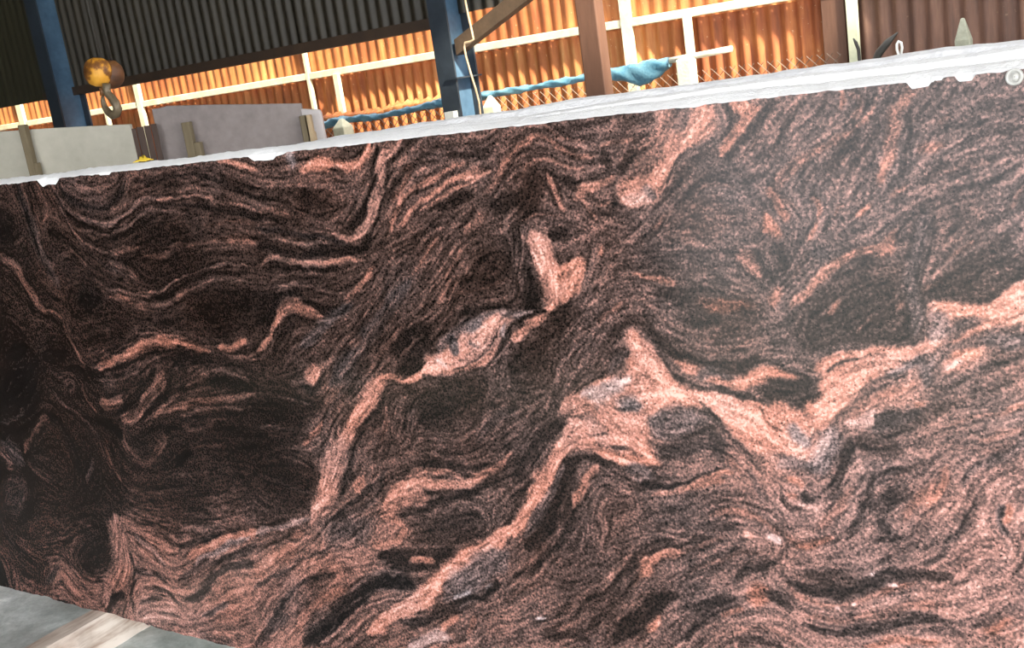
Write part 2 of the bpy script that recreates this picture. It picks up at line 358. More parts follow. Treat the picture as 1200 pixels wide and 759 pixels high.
# small things standing up before the shaded wall: their stems reach the ground
def stem_thing(name, pix, y, radii, mat, label, cat):
    pts = [aty(px, py, y) for px, py in pix]; o0 = np.array([pts[0][0], y, 0.0]); pts = [np.array([pts[0][0], y, 0.0])] + pts
    m = MB(); m.tube(off(pts, o0), [radii[0]] + list(radii), 8); tag(m.build(name, mat, None, True, o0), label, cat)
stem_thing('bent_bar', [(1022,80),(1030,62),(1040,50),(1052,38)], 4.95, [.014,.018,.016,.003], MAT['blackrubber'], 'dark bent bar leaning before the shaded wall', 'bar')
stem_thing('dark_spike', [(1008,80),(1006,58),(1003,50),(1000,45)], 5.1, [.008,.008,.008,.003], MAT['blackrubber'], 'short dark spike against the pale green post', 'spike')
stem_thing('wire_loop', [(1053,80),(1053,64),(1051,58),(1051,52),(1053,48.5),(1056,50),(1057,56),(1056,63)], 4.9, [.006]*8, MAT['whiteplastic'], 'small white loop sticking up near the shaded wall', 'loop')

# ------------------------------------------------------------------ stored slabs behind
def ang_plane(px, py, dist_y, rot):
    p = aty(px, py, dist_y); h = np.array([math.cos(rot), math.sin(rot), 0]); n = np.array([-math.sin(rot), math.cos(rot), 0]); return p, h, n
def slab_outline(name, px_top, P_, n_, th, mat, label, cat='slab', group=None, z0=0.02):
    pts = [atplane(px, py, P_, n_) for px, py in px_top]
    ring = [np.array([pts[0][0], pts[0][1], z0])] + [np.array([pts[-1][0], pts[-1][1], z0])] + pts[::-1]
    o0 = np.array([pts[0][0], pts[0][1], 0]); m = MB(); m.prism(off(ring, o0), off([q + n_*th for q in ring], o0))
    o = m.build(name, mat, None, False, o0, .003); tag(o, label, cat, group); return o
R1 = math.radians(30)
PA, hA, nA = ang_plane(75, 160, 3.3, R1)
slab_outline('stone_slab', [(-60,157),(0,154),(70,149.5),(152,145.5)], PA, nA, .03, MAT['marble_cream'], 'cream sawn stone slab standing behind the brown rack upright', group='stored slabs behind the granite')
PB, hB, nB = ang_plane(260, 140, 3.75, R1)
slab_outline('stone_slab', [(177.5,128),(189,126),(195,124),(250,122.5),(300,122),(352,121)], PB, nB, .03, MAT['marble_grey'], 'grey sawn slab with stained face standing behind two wooden uprights', group='stored slabs behind the granite')
slab_outline('stone_slab', [(352.3,127.5),(374,128.5),(376,132)], PB - nB*0.0, nB, .03, MAT['marble_pale'], 'narrow pale end of a slab beside the tarp roll', group='stored slabs behind the granite')
for i, (xa_, xb_, yt) in enumerate([(150.5,159,151),(159.3,168,149),(168.3,175.7,147.5),(176,183,145.5)]):
    vd = ray((xa_+xb_)/2, 165); vd = np.array([vd[0], vd[1], 0]); vd /= np.linalg.norm(vd); Pq = PB - nB*0.05
    a = atplane(xa_, yt, Pq, nB); b = atplane(xb_, yt - .7, Pq, nB); o0 = np.array([a[0], a[1], 0])
    ring = [np.array([a[0],a[1],.02]), np.array([b[0],b[1],.02]), np.array([b[0],b[1],b[2]]), np.array([a[0],a[1],a[2]])]
    m = MB(); dv = vd * (.5 + .0*i); m.prism(off(ring, o0), off([q + dv for q in ring], o0))
    tag(m.build('dark_slab', MAT['darkstone'], None, False, o0, .002), ['dark brown slab seen edge on, lowest of the row beside the cream slab', 'dark brown slab seen edge on, second from the cream slab', 'dark brown slab seen edge on, second from the grey slab', 'dark brown slab seen edge on, touching the grey slab'][i], 'slab', 'dark slabs stored edge on')
def rack(px0, px1, pyt, P_, n_, label, mat, foot=None):
    a = atplane(px0, pyt, P_, n_); b = atplane(px1, pyt, P_, n_); o0 = np.array([a[0], a[1], 0]); w = np.linalg.norm((b-a)[:2]); h = (b-a); h[2] = 0; h /= np.linalg.norm(h)
    e = tag(empty('rack_upright', o0, (0, 0, math.atan2(h[1], h[0]))), label, 'rack', 'wooden rack uprights')
    m = MB(); m.box((0, 0, 0), (w, .045, a[2])); m.build('post', mat, e, bevel=.004)
    if foot:
        zf = atplane(px1, foot[1], P_, n_)[2]; wf = np.linalg.norm((atplane(foot[0], foot[1], P_, n_) - b)[:2]); zf0 = zf - .09
        m = MB(); m.box((w, 0, zf0), (w + wf, .045, zf)); m.build('bracket', mat, e, bevel=.004)
    return e
rack(20, 28, 147, PA - nA*.06, nA, 'tall weathered wooden upright in front of the cream slab', MAT['woodstand'], (43, 193))
rack(211.5, 221.5, 144, PB - nB*.06, nB, 'short weathered upright in front of the stained grey slab', MAT['woodstand'], (234, 168))
rack(358, 363, 135, PB - nB*.06, nB, 'pale wooden upright near the pale slab end', MAT['woodpale'], (368, 155))
rack(350, 357, 136, PB - nB*.05, nB, 'weathered upright paired with a pale wooden one', MAT['woodstand'])

# ------------------------------------------------------------------ hook block
HYp = 3.0; hc = aty(120, 86, HYp); hb = tag(empty('hook_block', hc), 'rusty yellow crane hook block hanging from a rope', 'hoist')
sc = np.linalg.norm(aty(130, 86, HYp) - aty(120, 86, HYp)) / 10          # metres per pixel across here
vdir = ray(120, 86); vdir = np.array([vdir[0], vdir[1], 0]); vdir /= np.linalg.norm(vdir); rdir = np.array([-vdir[1], vdir[0], 0]) * -1
def wp(px, py, dep=0.0): return (aty(px, py, HYp) + vdir * dep) - hc
axd = Vector(rdir * .55 + -vdir * .0 + np.array([0, 0, -.10])).normalized(); axd = Vector(rdir * .75 + vdir * .66 + np.array([0,0,-.05])).normalized()
sr = np.linalg.norm(wp(111, 68) - wp(111, 101)) / 2
def lathe(center, axis, prof, mat, name, n=24):
    a = Vector(axis).normalized(); u = a.orthogonal().normalized(); v = a.cross(u); m = MB(); vs = []; fs = []
    for k, (t, r) in enumerate(prof):
        for j in range(n): vs.append(tuple(Vector(center) + a*t + (u*math.cos(2*math.pi*j/n) + v*math.sin(2*math.pi*j/n))*r))
    for k in range(len(prof)-1):
        for j in range(n): fs.append((k*n+j, k*n+(j+1)%n, (k+1)*n+(j+1)%n, (k+1)*n+j))
    m.add(vs, fs + [tuple(reversed(range(n))), tuple((len(prof)-1)*n + j for j in range(n))]); return m.build(name, mat, hb, True)
capc = wp(112, 84.5)
lathe(capc, axd, [(-.03, sr*.55), (-.024, sr*.62), (-.018, sr*.9), (0, sr), (.03, sr), (.04, sr*.93)], MAT['hoist_yellow'], 'end_cover')
drc = wp(130, 88)
lathe(np.array(capc) + np.array([0,0,-.012]), axd, [(.03, sr*.9), (.045, sr*.97), (.06, sr*1.02), (.095, sr*1.0), (.112, sr*.82), (.118, sr*.45)], MAT['hoist_brown'], 'pulley_casing')
hookp = [wp(x_, y_) for x_, y_ in [(124.5,98),(125,105),(126.5,110),(131,115),(135.5,121),(138,127.5),(136,133.5),(131.5,135),(126.5,131),(122.5,125),(120.5,118),(120.5,112)]]
rs = np.array([4.2,4.0,4.0,4.2,4.6,4.6,4.4,4.2,3.8,3.2,2.6,1.4]) * sc * .74
m = MB(); m.tube(hookp, list(rs), 10); m.build('hook', MAT['hook'], hb, True)
m = MB(); m.tube([wp(119.5,103), wp(120.5,112)], 2.0*sc, 8); m.build('safety_latch', MAT['hoist_brown'], hb, True)
zr_ = zr(3.1) - hc[2]
for dx in (-.03, .03):
    m = MB(); b_ = Vector(capc) + axd*(.07 + dx); m.tube([b_, Vector((b_.x, b_.y, zr_))], .006, 6); m.build('wire_rope', MAT['blackrubber'], hb, True)

# ------------------------------------------------------------------ the granite: veins and some haze traced on the stone, kept in slab coordinates (metres)
CELL = .0026
NU, NV = int(SL / CELL) + 1, int(SH / CELL) + 1
UU = np.linspace(0, SL, NU); VV = np.linspace(0, SH, NV)
def fftblur(a, sx, sy):
    fy = np.fft.fftfreq(a.shape[0])[:, None]; fx = np.fft.rfftfreq(a.shape[1])[None, :]
    return np.fft.irfft2(np.fft.rfft2(a) * np.exp(-2*(math.pi**2)*((fx*sx)**2 + (fy*sy)**2)), s=a.shape)
def smooth_noise(sig):
    n = fftblur(rng.randn(NV, NU), sig, sig); return n / n.std()
U0, V0 = np.meshgrid(UU, VV)
WU = U0 + .004*smooth_noise(12) + .0022*smooth_noise(3.5) + .001*smooth_noise(1); WV = V0 + .004*smooth_noise(12) + .0022*smooth_noise(3.5) + .001*smooth_noise(1)
LUMP = smooth_noise(16); LUMP2 = smooth_noise(7)
# broad tone of the stone with lighting and reflections mixed in, rows from 100 px down in steps of 50
BT = """
.38 .38 .38 .38 .40 .40 .42 .45 .45 .48 .45 .42 .45
.36 .36 .36 .36 .40 .40 .40 .45 .47 .55 .42 .42 .45
.35 .35 .35 .35 .42 .40 .42 .45 .55 .38 .38 .42 .42
.20 .28 .25 .28 .30 .38 .34 .40 .40 .36 .42 .42 .42
.18 .20 .18 .25 .33 .38 .28 .42 .34 .36 .42 .36 .42
.20 .20 .18 .20 .30 .38 .34 .42 .34 .36 .34 .38 .46
.12 .20 .24 .24 .32 .35 .36 .40 .40 .40 .34 .50 .50
.10 .18 .25 .22 .36 .26 .30 .36 .55 .50 .55 .50 .48
.10 .15 .18 .14 .38 .28 .28 .45 .60 .60 .48 .48 .50
.12 .14 .14 .12 .42 .35 .36 .40 .38 .48 .45 .48 .52
.15 .12 .18 .22 .48 .35 .34 .32 .42 .48 .46 .50 .54
.28 .25 .52 .56 .50 .35 .50 .32 .40 .46 .42 .50 .54
.45 .50 .58 .58 .42 .48 .45 .38 .38 .48 .45 .50 .54
.50 .55 .58 .55 .40 .50 .48 .42 .42 .48 .48 .52 .54
"""
BT = np.array([[float(c) for c in l.split()] for l in BT.split('\n') if l.strip()])
BT[8:, 8:] += .05; BT[9:, 9:] += .08; BT[10:, 1:4] += .04; BT[:8, 9:] += .03; BT[9:, 4:8] += .03
pu = []
for j in range(BT.shape[0]):
    for i in range(13): pu.append((*slab_uv(i*100, 100 + j*50), BT[j, i]))
pu = np.array(pu)
cu = np.linspace(0, SL, 160); cv = np.linspace(0, SH, 64); CU, CV = np.meshgrid(cu, cv)
num = np.zeros_like(CU); den = np.zeros_like(CU)
for a, b, c in pu:
    w = np.exp(-((CU-a)**2 + (CV-b)**2) / (2*.085**2)) + 1e-4/((CU-a)**2 + (CV-b)**2 + .01); num += w*c; den += w
def up2(c):                                                    # coarse grid to fine grid, bilinear
    gy = np.linspace(0, c.shape[0]-1, NV); gx = np.linspace(0, c.shape[1]-1, NU); y0 = np.minimum(gy.astype(int), c.shape[0]-2); x0 = np.minimum(gx.astype(int), c.shape[1]-2)
    fy = (gy-y0)[:, None]; fx = (gx-x0)[None, :]
    return (c[y0][:, x0]*(1-fx) + c[y0][:, x0+1]*fx)*(1-fy) + (c[y0+1][:, x0]*(1-fx) + c[y0+1][:, x0+1]*fx)*fy
T = up2(num/den); G = np.zeros_like(T) + .22*np.clip((U0 - 1.9)/1.2, 0, 1); O = np.zeros_like(T)  # greyer towards the right end: haze put into the stone colour
flow = []                                                      # samples u, v, cos2a, sin2a
def seg_paint(pts, w, v, g, o, alpha=.88, taper=True):
    P_ = np.array(pts); hw = w / 2
    if len(P_) == 1: P_ = np.vstack([P_, P_ + 1e-4])
    L_ = np.concatenate([[0], np.cumsum(np.linalg.norm(np.diff(P_, axis=0), axis=1))]); tot = L_[-1]
    m_ = hw * 1.8 + .02
    i0, i1 = max(0, int((P_[:,0].min()-m_)/CELL)), min(NU, int((P_[:,0].max()+m_)/CELL)+2)
    j0, j1 = max(0, int((P_[:,1].min()-m_)/CELL)), min(NV, int((P_[:,1].max()+m_)/CELL)+2)
    if i1 <= i0 or j1 <= j0: return
    a, b = WU[j0:j1, i0:i1], WV[j0:j1, i0:i1]; best = np.full(a.shape, 1e9); par = np.zeros(a.shape)
    for k in range(len(P_)-1):
        d = P_[k+1]-P_[k]; dd = d.dot(d) + 1e-12; t = np.clip(((a-P_[k,0])*d[0] + (b-P_[k,1])*d[1]) / dd, 0, 1)
        ds = np.hypot(a-P_[k,0]-t*d[0], b-P_[k,1]-t*d[1]); mk = ds < best; best[mk] = ds[mk]; par[mk] = (L_[k] + t*math.sqrt(dd))[mk]
        n_ = max(1, int(math.sqrt(dd)/.02)); an = math.atan2(d[1], d[0])
        if tot > .03:
            for q_ in range(n_): flow.append((*(P_[k] + d*(q_+.5)/n_), math.cos(2*an), math.sin(2*an)))
    hwl = hw
    if taper and tot > w*1.6:
        x_ = par / tot; hwl = hw * np.clip(np.minimum(x_, 1-x_) * 7 + .35, .35, 1)
    hwl = hwl*(1 + .16*LUMP[j0:j1, i0:i1] + .10*LUMP2[j0:j1, i0:i1]); cov = np.clip((hwl*1.4 - best) / (np.maximum(hwl, .003) * .9), 0, 1); cov = cov*cov*(3-2*cov) * alpha
    if v > .44 and w < .05 and tot > w*1.6:                        # thin biotite-rich selvedge beside a light vein
        hl = np.clip((hwl*1.2 + .006 - best)/.006, 0, 1)*.26; T[j0:j1, i0:i1] *= 1 - hl*np.clip((.62 - T[j0:j1, i0:i1])/.1, 0, 1)
    for A_, val in ((T, v), (G, g), (O, o)): A_[j0:j1, i0:i1] = A_[j0:j1, i0:i1]*(1-cov) + val*cov
def polygon(pts, v, g, o, alpha=.85, soft=.012):
    P_ = np.array(pts); m_ = .05
    i0, i1 = max(0, int((P_[:,0].min()-m_)/CELL)), min(NU, int((P_[:,0].max()+m_)/CELL)+2); j0, j1 = max(0, int((P_[:,1].min()-m_)/CELL)), min(NV, int((P_[:,1].max()+m_)/CELL)+2)
    a, b = WU[j0:j1, i0:i1], WV[j0:j1, i0:i1]; best = np.full(a.shape, 1e9); ins = np.zeros(a.shape, bool)
    for k in range(len(P_)):
        p, q = P_[k], P_[(k+1) % len(P_)]; d = q-p; dd = d.dot(d) + 1e-12; t = np.clip(((a-p[0])*d[0] + (b-p[1])*d[1])/dd, 0, 1); best = np.minimum(best, np.hypot(a-p[0]-t*d[0], b-p[1]-t*d[1]))
        ins ^= ((p[1] > b) != (q[1] > b)) & (a < d[0]*(b-p[1])/(d[1] if abs(d[1]) > 1e-9 else 1e-9) + p[0])
        an = math.atan2(d[1], d[0]); n_ = max(1, int(math.sqrt(dd)/.03))
        for q_ in range(n_): flow.append((*(p + d*(q_+.5)/n_), math.cos(2*an), math.sin(2*an)))
    cov = np.clip(np.where(ins, best, -best)/soft + .5, 0, 1)*alpha
    for A_, val in ((T, v), (G, g), (O, o)): A_[j0:j1, i0:i1] = A_[j0:j1, i0:i1]*(1-cov) + val*cov
def ellipse(cx, cy, rx, ry, ang, v, g, o, x0, y0, s_):
    an = math.radians(ang); ring = []
    for t in np.linspace(0, 2*math.pi, 20): 
        ex, ey = rx*math.cos(t), ry*math.sin(t); ring.append(slab_uv(x0 + (cx + ex*math.cos(an) - ey*math.sin(an))/s_, y0 + (cy + ex*math.sin(an) + ey*math.cos(an))/s_))
    c = np.array(slab_uv(x0 + cx/s_, y0 + cy/s_)); R_ = np.array(ring) - c; A2 = R_[:-1].T @ R_[:-1] / 9.5; Ai = np.linalg.inv(A2)
    a, b = WU - c[0], WV - c[1]; d = np.sqrt(np.maximum(0, Ai[0,0]*a*a + 2*Ai[0,1]*a*b + Ai[1,1]*b*b)); d = d + .13*LUMP + .07*LUMP2; cov = np.clip((1.25-d)/.75, 0, 1); cov = cov*cov*(3-2*cov)*.75
    for A_, val in ((T, v), (G, g), (O, o)): A_[:] = A_*(1-cov) + val*cov
    for k in range(0, 19): 
        d_ = np.array(ring[k+1]) - np.array(ring[k]); an_ = math.atan2(d_[1], d_[0]); flow.append((*ring[k], math.cos(2*an_), math.sin(2*an_)))
# each line: tone width grey orange : x y x y ...   (coordinates on an enlargement of the stone), e = oval patch, p = outlined patch; grey patches low at left are painted haze
TR = {}
TR[(600,330,3.037)] = """
p .75 .05 .35 : 400 190 430 168 490 210 520 255 560 310 640 360 720 395 800 405 900 440 911 600 860 590 800 560 740 500 690 450 620 430 560 430 500 460 480 500 500 560 525 640 440 640 330 630 270 600 230 600 190 640 150 720 110 765 50 765 130 690 160 600 210 530 255 480 180 485 180 440 240 380 330 320 400 330 400 260
p .76 .05 .4 : 590 280 640 300 720 340 800 378 860 340 911 300 911 345 850 382 790 388 700 345 620 322
p .50 .5 .1 : 480 470 560 440 640 440 700 480 720 520 640 550 540 550 500 540
.62 44 .7 0 : 310 350 350 370 390 360
.50 50 .6 .1 : 380 440 430 430
.92 24 .5 0 : 375 355 400 345
.30 40 .4 0 : 350 310 400 240 380 280
.16 26 .1 0 : 350 260 400 230
.62 34 .4 .1 : 300 430 340 470 330 510
"""
TR[(850,300,2.711)] = """
p .28 .1 0 : 210 230 250 130 330 60 450 20 600 30 640 100 620 200 620 280 520 290 400 280 280 300
p .30 .1 0 : 650 120 700 70 760 20 949 0 949 60 880 110 800 145 720 130
p .80 .08 .3 : 0 440 60 450 120 480 200 490 240 500 260 450 290 435 310 400 300 340 380 310 480 295 600 290 650 270 640 200 650 150 690 130 760 150 800 160 900 110 955 65 955 200 880 230 800 200 740 190 700 230 680 290 640 320 600 340 540 350 480 400 420 450 380 490 330 510 310 570 270 640 230 655 170 630 100 590 40 580 0 550
p .68 .15 .2 : 440 470 500 430 600 370 620 400 620 450 560 480 480 520 400 545 380 510
p .78 .05 .4 : 680 370 730 310 790 300 790 340 740 380 690 390
p .76 .05 .4 : 0 400 80 360 130 345 200 365 250 385 200 395 130 400 60 420
p .24 .15 0 : 110 430 170 400 240 400 290 400 280 430 240 470 170 475 110 455
p .36 .2 0 : 400 565 480 545 620 490 640 440 760 430 700 500 600 560 480 640
.45 40 .6 0 : 600 330 640 380 620 420
.54 60 .6 .1 : 170 670 270 660 320 570
.35 9 .1 .6 : 105 480 130 520 170 560
"""
TR[(600,270,3.7931)] = """
p .72 .1 .3 : 45 -5 170 -5 190 90 185 180 230 150 290 130 312 200 285 280 230 325 190 355 150 330 130 250 110 170 60 60
"""
TR[(300,320,3.7931)] = """
p .74 .12 .35 : 730 445 760 385 830 300 920 235 1020 190 1090 178 1138 195 1105 260 1080 330 1030 400 960 425 880 442 800 450
"""
TR[(600,80,3.7931)] = """
p .66 .05 .35 : 780 160 900 145 930 270 880 290 780 350 700 430 640 510 610 600 560 640 500 620 470 560 480 500 560 470 640 400 680 300 760 260
"""
TR[(0,180,3.793)] = """
e .36 0 0 : 400 130 150 90 0
e .08 .2 0 : 20 330 70 90 0
e .15 0 .2 : 740 420 150 130 -10
e .10 0 .2 : 1010 680 170 90 -10
e .07 .2 0 : 390 650 70 60 0
.12 20 .2 0 : 250 130 300 190 360 235 440 255 490 240 520 190 560 110
.50 14 .2 0 : 225 130 280 220 330 270 400 310 480 320 540 280 610 225 680 200 760 190 850 185 970 200
.08 9 0 0 : 300 250 360 310 440 345 490 350 540 300 600 250
.50 11 .1 0 : 340 330 420 355 500 360 560 330 640 260 720 255 860 270
.10 16 0 0 : 420 390 520 390 600 330 680 290
.58 20 0 .1 : 700 210 800 185 900 190 1000 205 1060 215 1138 250
.15 30 .1 0 : 600 130 700 110 850 90 950 110 1050 150 1138 185
.13 24 .1 0 : 700 235 820 220 950 240 1060 260 1138 285
.65 34 0 .4 : 960 30 1020 45 1090 70 1138 80
.55 10 .1 0 : 310 320 360 380 420 420 470 440 540 435 600 420
.45 7 .3 0 : 200 120 260 200 300 300 340 370 420 460 520 520 600 560
.58 9 .1 .1 : 610 625 680 632 740 600 800 555 900 510 980 485 1060 480 1138 492
.45 9 .1 0 : 400 540 470 590 560 620 640 640 700 640
.43 16 .1 .2 : 480 630 600 680 700 690 800 640 880 590 960 550 1060 550 1138 570
.10 16 0 0 : 640 660 740 640 820 580 900 540 1000 515 1138 525
.42 14 .1 .2 : 150 270 170 360 190 450 225 495 300 430 350 465 400 530
.40 12 .1 .2 : 140 190 160 250 175 330 215 270
.32 34 .4 0 : 75 110 100 200 150 320 170 420 220 500 260 600
.46 34 .1 .4 : 0 450 60 490 110 560 150 640 200 720
.12 16 .1 0 : 110 520 150 600 210 640 260 660
.45 26 .1 .2 : 490 470 560 500 600 540 620 570
.52 22 0 .5 : 500 440 560 430 610 410
.38 18 0 .3 : 620 470 720 440 860 400 1000 380 1138 390
.34 14 0 .3 : 880 330 960 310 1050 300 1138 305
.20 30 .1 0 : 590 60 680 60 780 50 900 60
.45 12 0 .3 : 170 700 220 700 280 740
.45 14 0 .4 : 480 630 540 640 580 655
"""
TR[(300,130,3.793)] = """
e .08 0 0 : 270 400 110 46 5
e .28 0 0 : 900 130 130 50 -5
e .18 0 .2 : 1040 690 110 90 -60
.60 44 .9 0 : 150 190 160 225
.78 46 0 .5 : 200 260 260 238 330 242
.70 40 0 .5 : 350 235 410 255 470 235 495 190 510 145
.45 18 .1 0 : 150 340 250 330 380 330 450 370 460 420 430 470
.45 11 .1 0 : 380 500 430 440 460 380
.42 11 .1 0 : 330 500 400 440 430 390
.12 10 .1 0 : 360 510 420 450 445 400
.10 28 .1 0 : 545 170 530 240 510 350 490 430 440 500 400 520
.15 12 .1 0 : 600 260 570 300 545 400 530 500
.68 34 .1 .1 : 650 110 625 180 560 205 545 270 530 350 515 420 500 500 450 560 400 580
.60 30 .1 .2 : 340 540 400 575 460 575
.10 34 .1 0 : 0 600 120 622 240 640 360 630 470 600 520 540
.20 20 .3 0 : 0 520 150 540 300 570 400 600
.50 12 .1 0 : 0 560 120 575 240 600 340 605
.50 30 0 .3 : 20 440 100 450 160 480
.15 16 0 0 : 0 385 80 380 150 400
.60 19 0 .2 : 0 685 80 650 160 650 240 675 320 690 400 660 480 655
.50 12 0 .2 : 60 740 140 710 220 705 300 725
.12 14 0 0 : 40 700 140 682 240 695 330 712 420 690
.66 26 0 .3 : 590 525 620 460 660 380 700 340 780 290 850 250 930 240
.66 28 0 .3 : 640 510 700 440 760 390 830 330 900 290 980 265 1040 260
.60 14 0 .2 : 730 450 800 400 870 350 950 300 1030 270
.24 11 .1 0 : 620 500 680 400 740 350 830 290 920 262
.28 9 .1 0 : 690 470 760 410 840 345 930 290
.62 32 0 .2 : 1138 190 1090 240 1070 310 1020 380
.58 42 0 .2 : 1020 470 960 520 930 560
.25 34 .1 0 : 830 150 900 200 970 215 1040 170 1080 120
.15 34 .1 0 : 820 430 900 390 960 350
.15 60 .1 0 : 1080 430 1138 380
.52 22 0 .3 : 690 720 740 660 780 610 830 570
.55 15 0 .2 : 830 750 880 690 930 610 960 590
.60 20 0 .4 : 480 750 510 710 530 680
.48 26 .2 0 : 680 190 760 180 820 190
.40 30 0 .4 : 640 270 690 230 660 330 600 400
.45 14 .1 0 : 560 600 640 560 720 540 800 500 900 450
.20 14 .1 0 : 620 640 700 600 780 540 860 490
"""
TR[(600,80,3.793)] = """
e .33 0 .1 : 880 680 240 90 0
.20 13 .1 0 : 0 320 40 290 90 275 150 290 200 330 260 355 330 355
.25 30 .1 0 : 200 255 300 262 370 240 420 215
.58 24 0 .2 : 0 380 60 330 110 305 160 320 230 370 310 390 370 380
.25 15 .1 0 : 0 430 70 390 140 375 200 410
.52 16 0 .1 : 20 480 80 420 160 405 240 440 330 430
.55 12 0 .2 : 120 240 180 280 260 310 340 320
.18 100 .1 .2 : 100 470 80 550 60 640
.18 60 .1 .1 : 140 470 190 560 225 620
.68 28 0 .3 : 145 480 180 540 215 590 240 640
.55 11 0 .2 : 30 665 100 635 170 645 240 665
.20 40 .1 0 : 245 500 285 540
.18 52 .1 0 : 400 390 450 420
.20 52 .1 0 : 490 440 530 400 590 370
.50 10 .6 0 : 470 415 482 455
.30 60 .1 0 : 470 240 560 210 620 220
.52 22 0 .2 : 380 350 450 340 530 320 600 310
.56 120 0 .2 : 700 170 680 280 620 400 560 470
.74 100 0 .4 : 840 150 850 230 800 290 720 340 680 420 630 500 600 560 560 600
.78 70 .2 .1 : 500 580 560 600 600 560
.45 40 .6 0 : 590 545 610 560
.62 54 0 .2 : 280 580 330 530 400 500 470 480
.62 11 0 .2 : 270 590 310 590 340 640 390 680
.18 16 .1 0 : 320 565 370 580 400 620 450 680
.60 14 0 .2 : 380 620 420 600 450 590
.20 24 .1 0 : 450 550 480 600 430 660
.18 10 .1 0 : 640 570 690 480 740 400 770 370
.24 56 .1 0 : 660 570 760 470 850 390 920 350
.15 10 .1 0 : 820 350 860 330 920 300
.28 42 .1 0 : 940 150 990 210 990 270 930 330
.74 66 0 .4 : 1030 140 1050 220 1010 290 970 340 940 385
.70 60 0 .4 : 980 165 1040 180 1090 160
.20 32 .1 0 : 1100 200 1060 280 1010 350 960 400
.25 60 .1 0 : 1138 150 1105 200
.50 16 0 .1 : 1090 290 1080 340
.50 26 0 .1 : 800 580 860 540 930 530 1000 540
.48 24 0 .1 : 640 680 700 620 780 570 850 510 900 440
.60 20 0 .4 : 620 720 650 680 660 650
.62 40 0 .6 : 1130 650 1138 730
.22 34 .1 0 : 960 470 900 500 820 530 720 600
.45 16 .1 0 : 900 410 930 420 960 460 1020 480 1100 470
.55 30 .2 0 : 60 720 60 690
"""
TR[(900,60,3.793)] = """
.62 66 0 .3 : 650 120 620 200 560 250 550 330 530 400 540 470 520 510 490 570
.78 34 0 .6 : 535 490 500 520
.72 34 0 .4 : 490 550 495 575
.22 28 .1 0 : 640 230 610 300 620 390 600 470 620 580
.22 44 .1 0 : 690 590 740 540 785 500
.66 28 0 .5 : 310 170 315 260
.55 34 0 .3 : 340 200 400 220 400 260 370 300
.55 18 0 .2 : 480 190 470 250 420 300 350 340
.25 22 .1 0 : 430 190 440 240 420 265
.28 34 .1 0 : 0 470 80 300 150 200
.30 26 .1 0 : 200 300 240 230 270 170
.55 40 0 .2 : 350 350 270 410 200 460 130 500 60 560 40 620 100 660 130 690
.60 40 0 .5 : 20 590 50 700 100 740
.62 30 0 .6 : 230 745 250 690 205 640
.78 36 0 .7 : 425 735 450 690
.58 22 0 .4 : 320 740 345 680
.24 64 .1 0 : 360 380 300 470 250 560
.24 24 .1 0 : 160 620 180 560 220 520
.24 30 .1 0 : 480 300 440 380 400 450 330 560
.65 11 .1 .1 : 900 510 940 495 995 462
.50 22 .1 .1 : 780 545 880 500 960 480
.55 17 .1 .1 : 890 450 850 500
.60 24 0 .3 : 1138 570 1090 640 1060 700
.28 40 .2 0 : 800 620 900 590 1000 560 1100 500
.60 54 0 .5 : 680 440 740 410
.55 26 0 .3 : 800 290 740 330
.50 13 .1 .1 : 880 380 960 340 1050 320 1138 330
.30 13 .1 0 : 900 400 980 370 1060 360 1138 360
.48 13 .1 .1 : 820 320 900 280 1000 250 1138 230
.30 20 .1 0 : 740 260 790 210 830 150
.50 16 .1 .1 : 900 160 950 220 1020 170
.45 20 .2 0 : 700 700 800 660 900 650 1000 620
.50 26 0 .3 : 560 640 620 620 640 600
"""
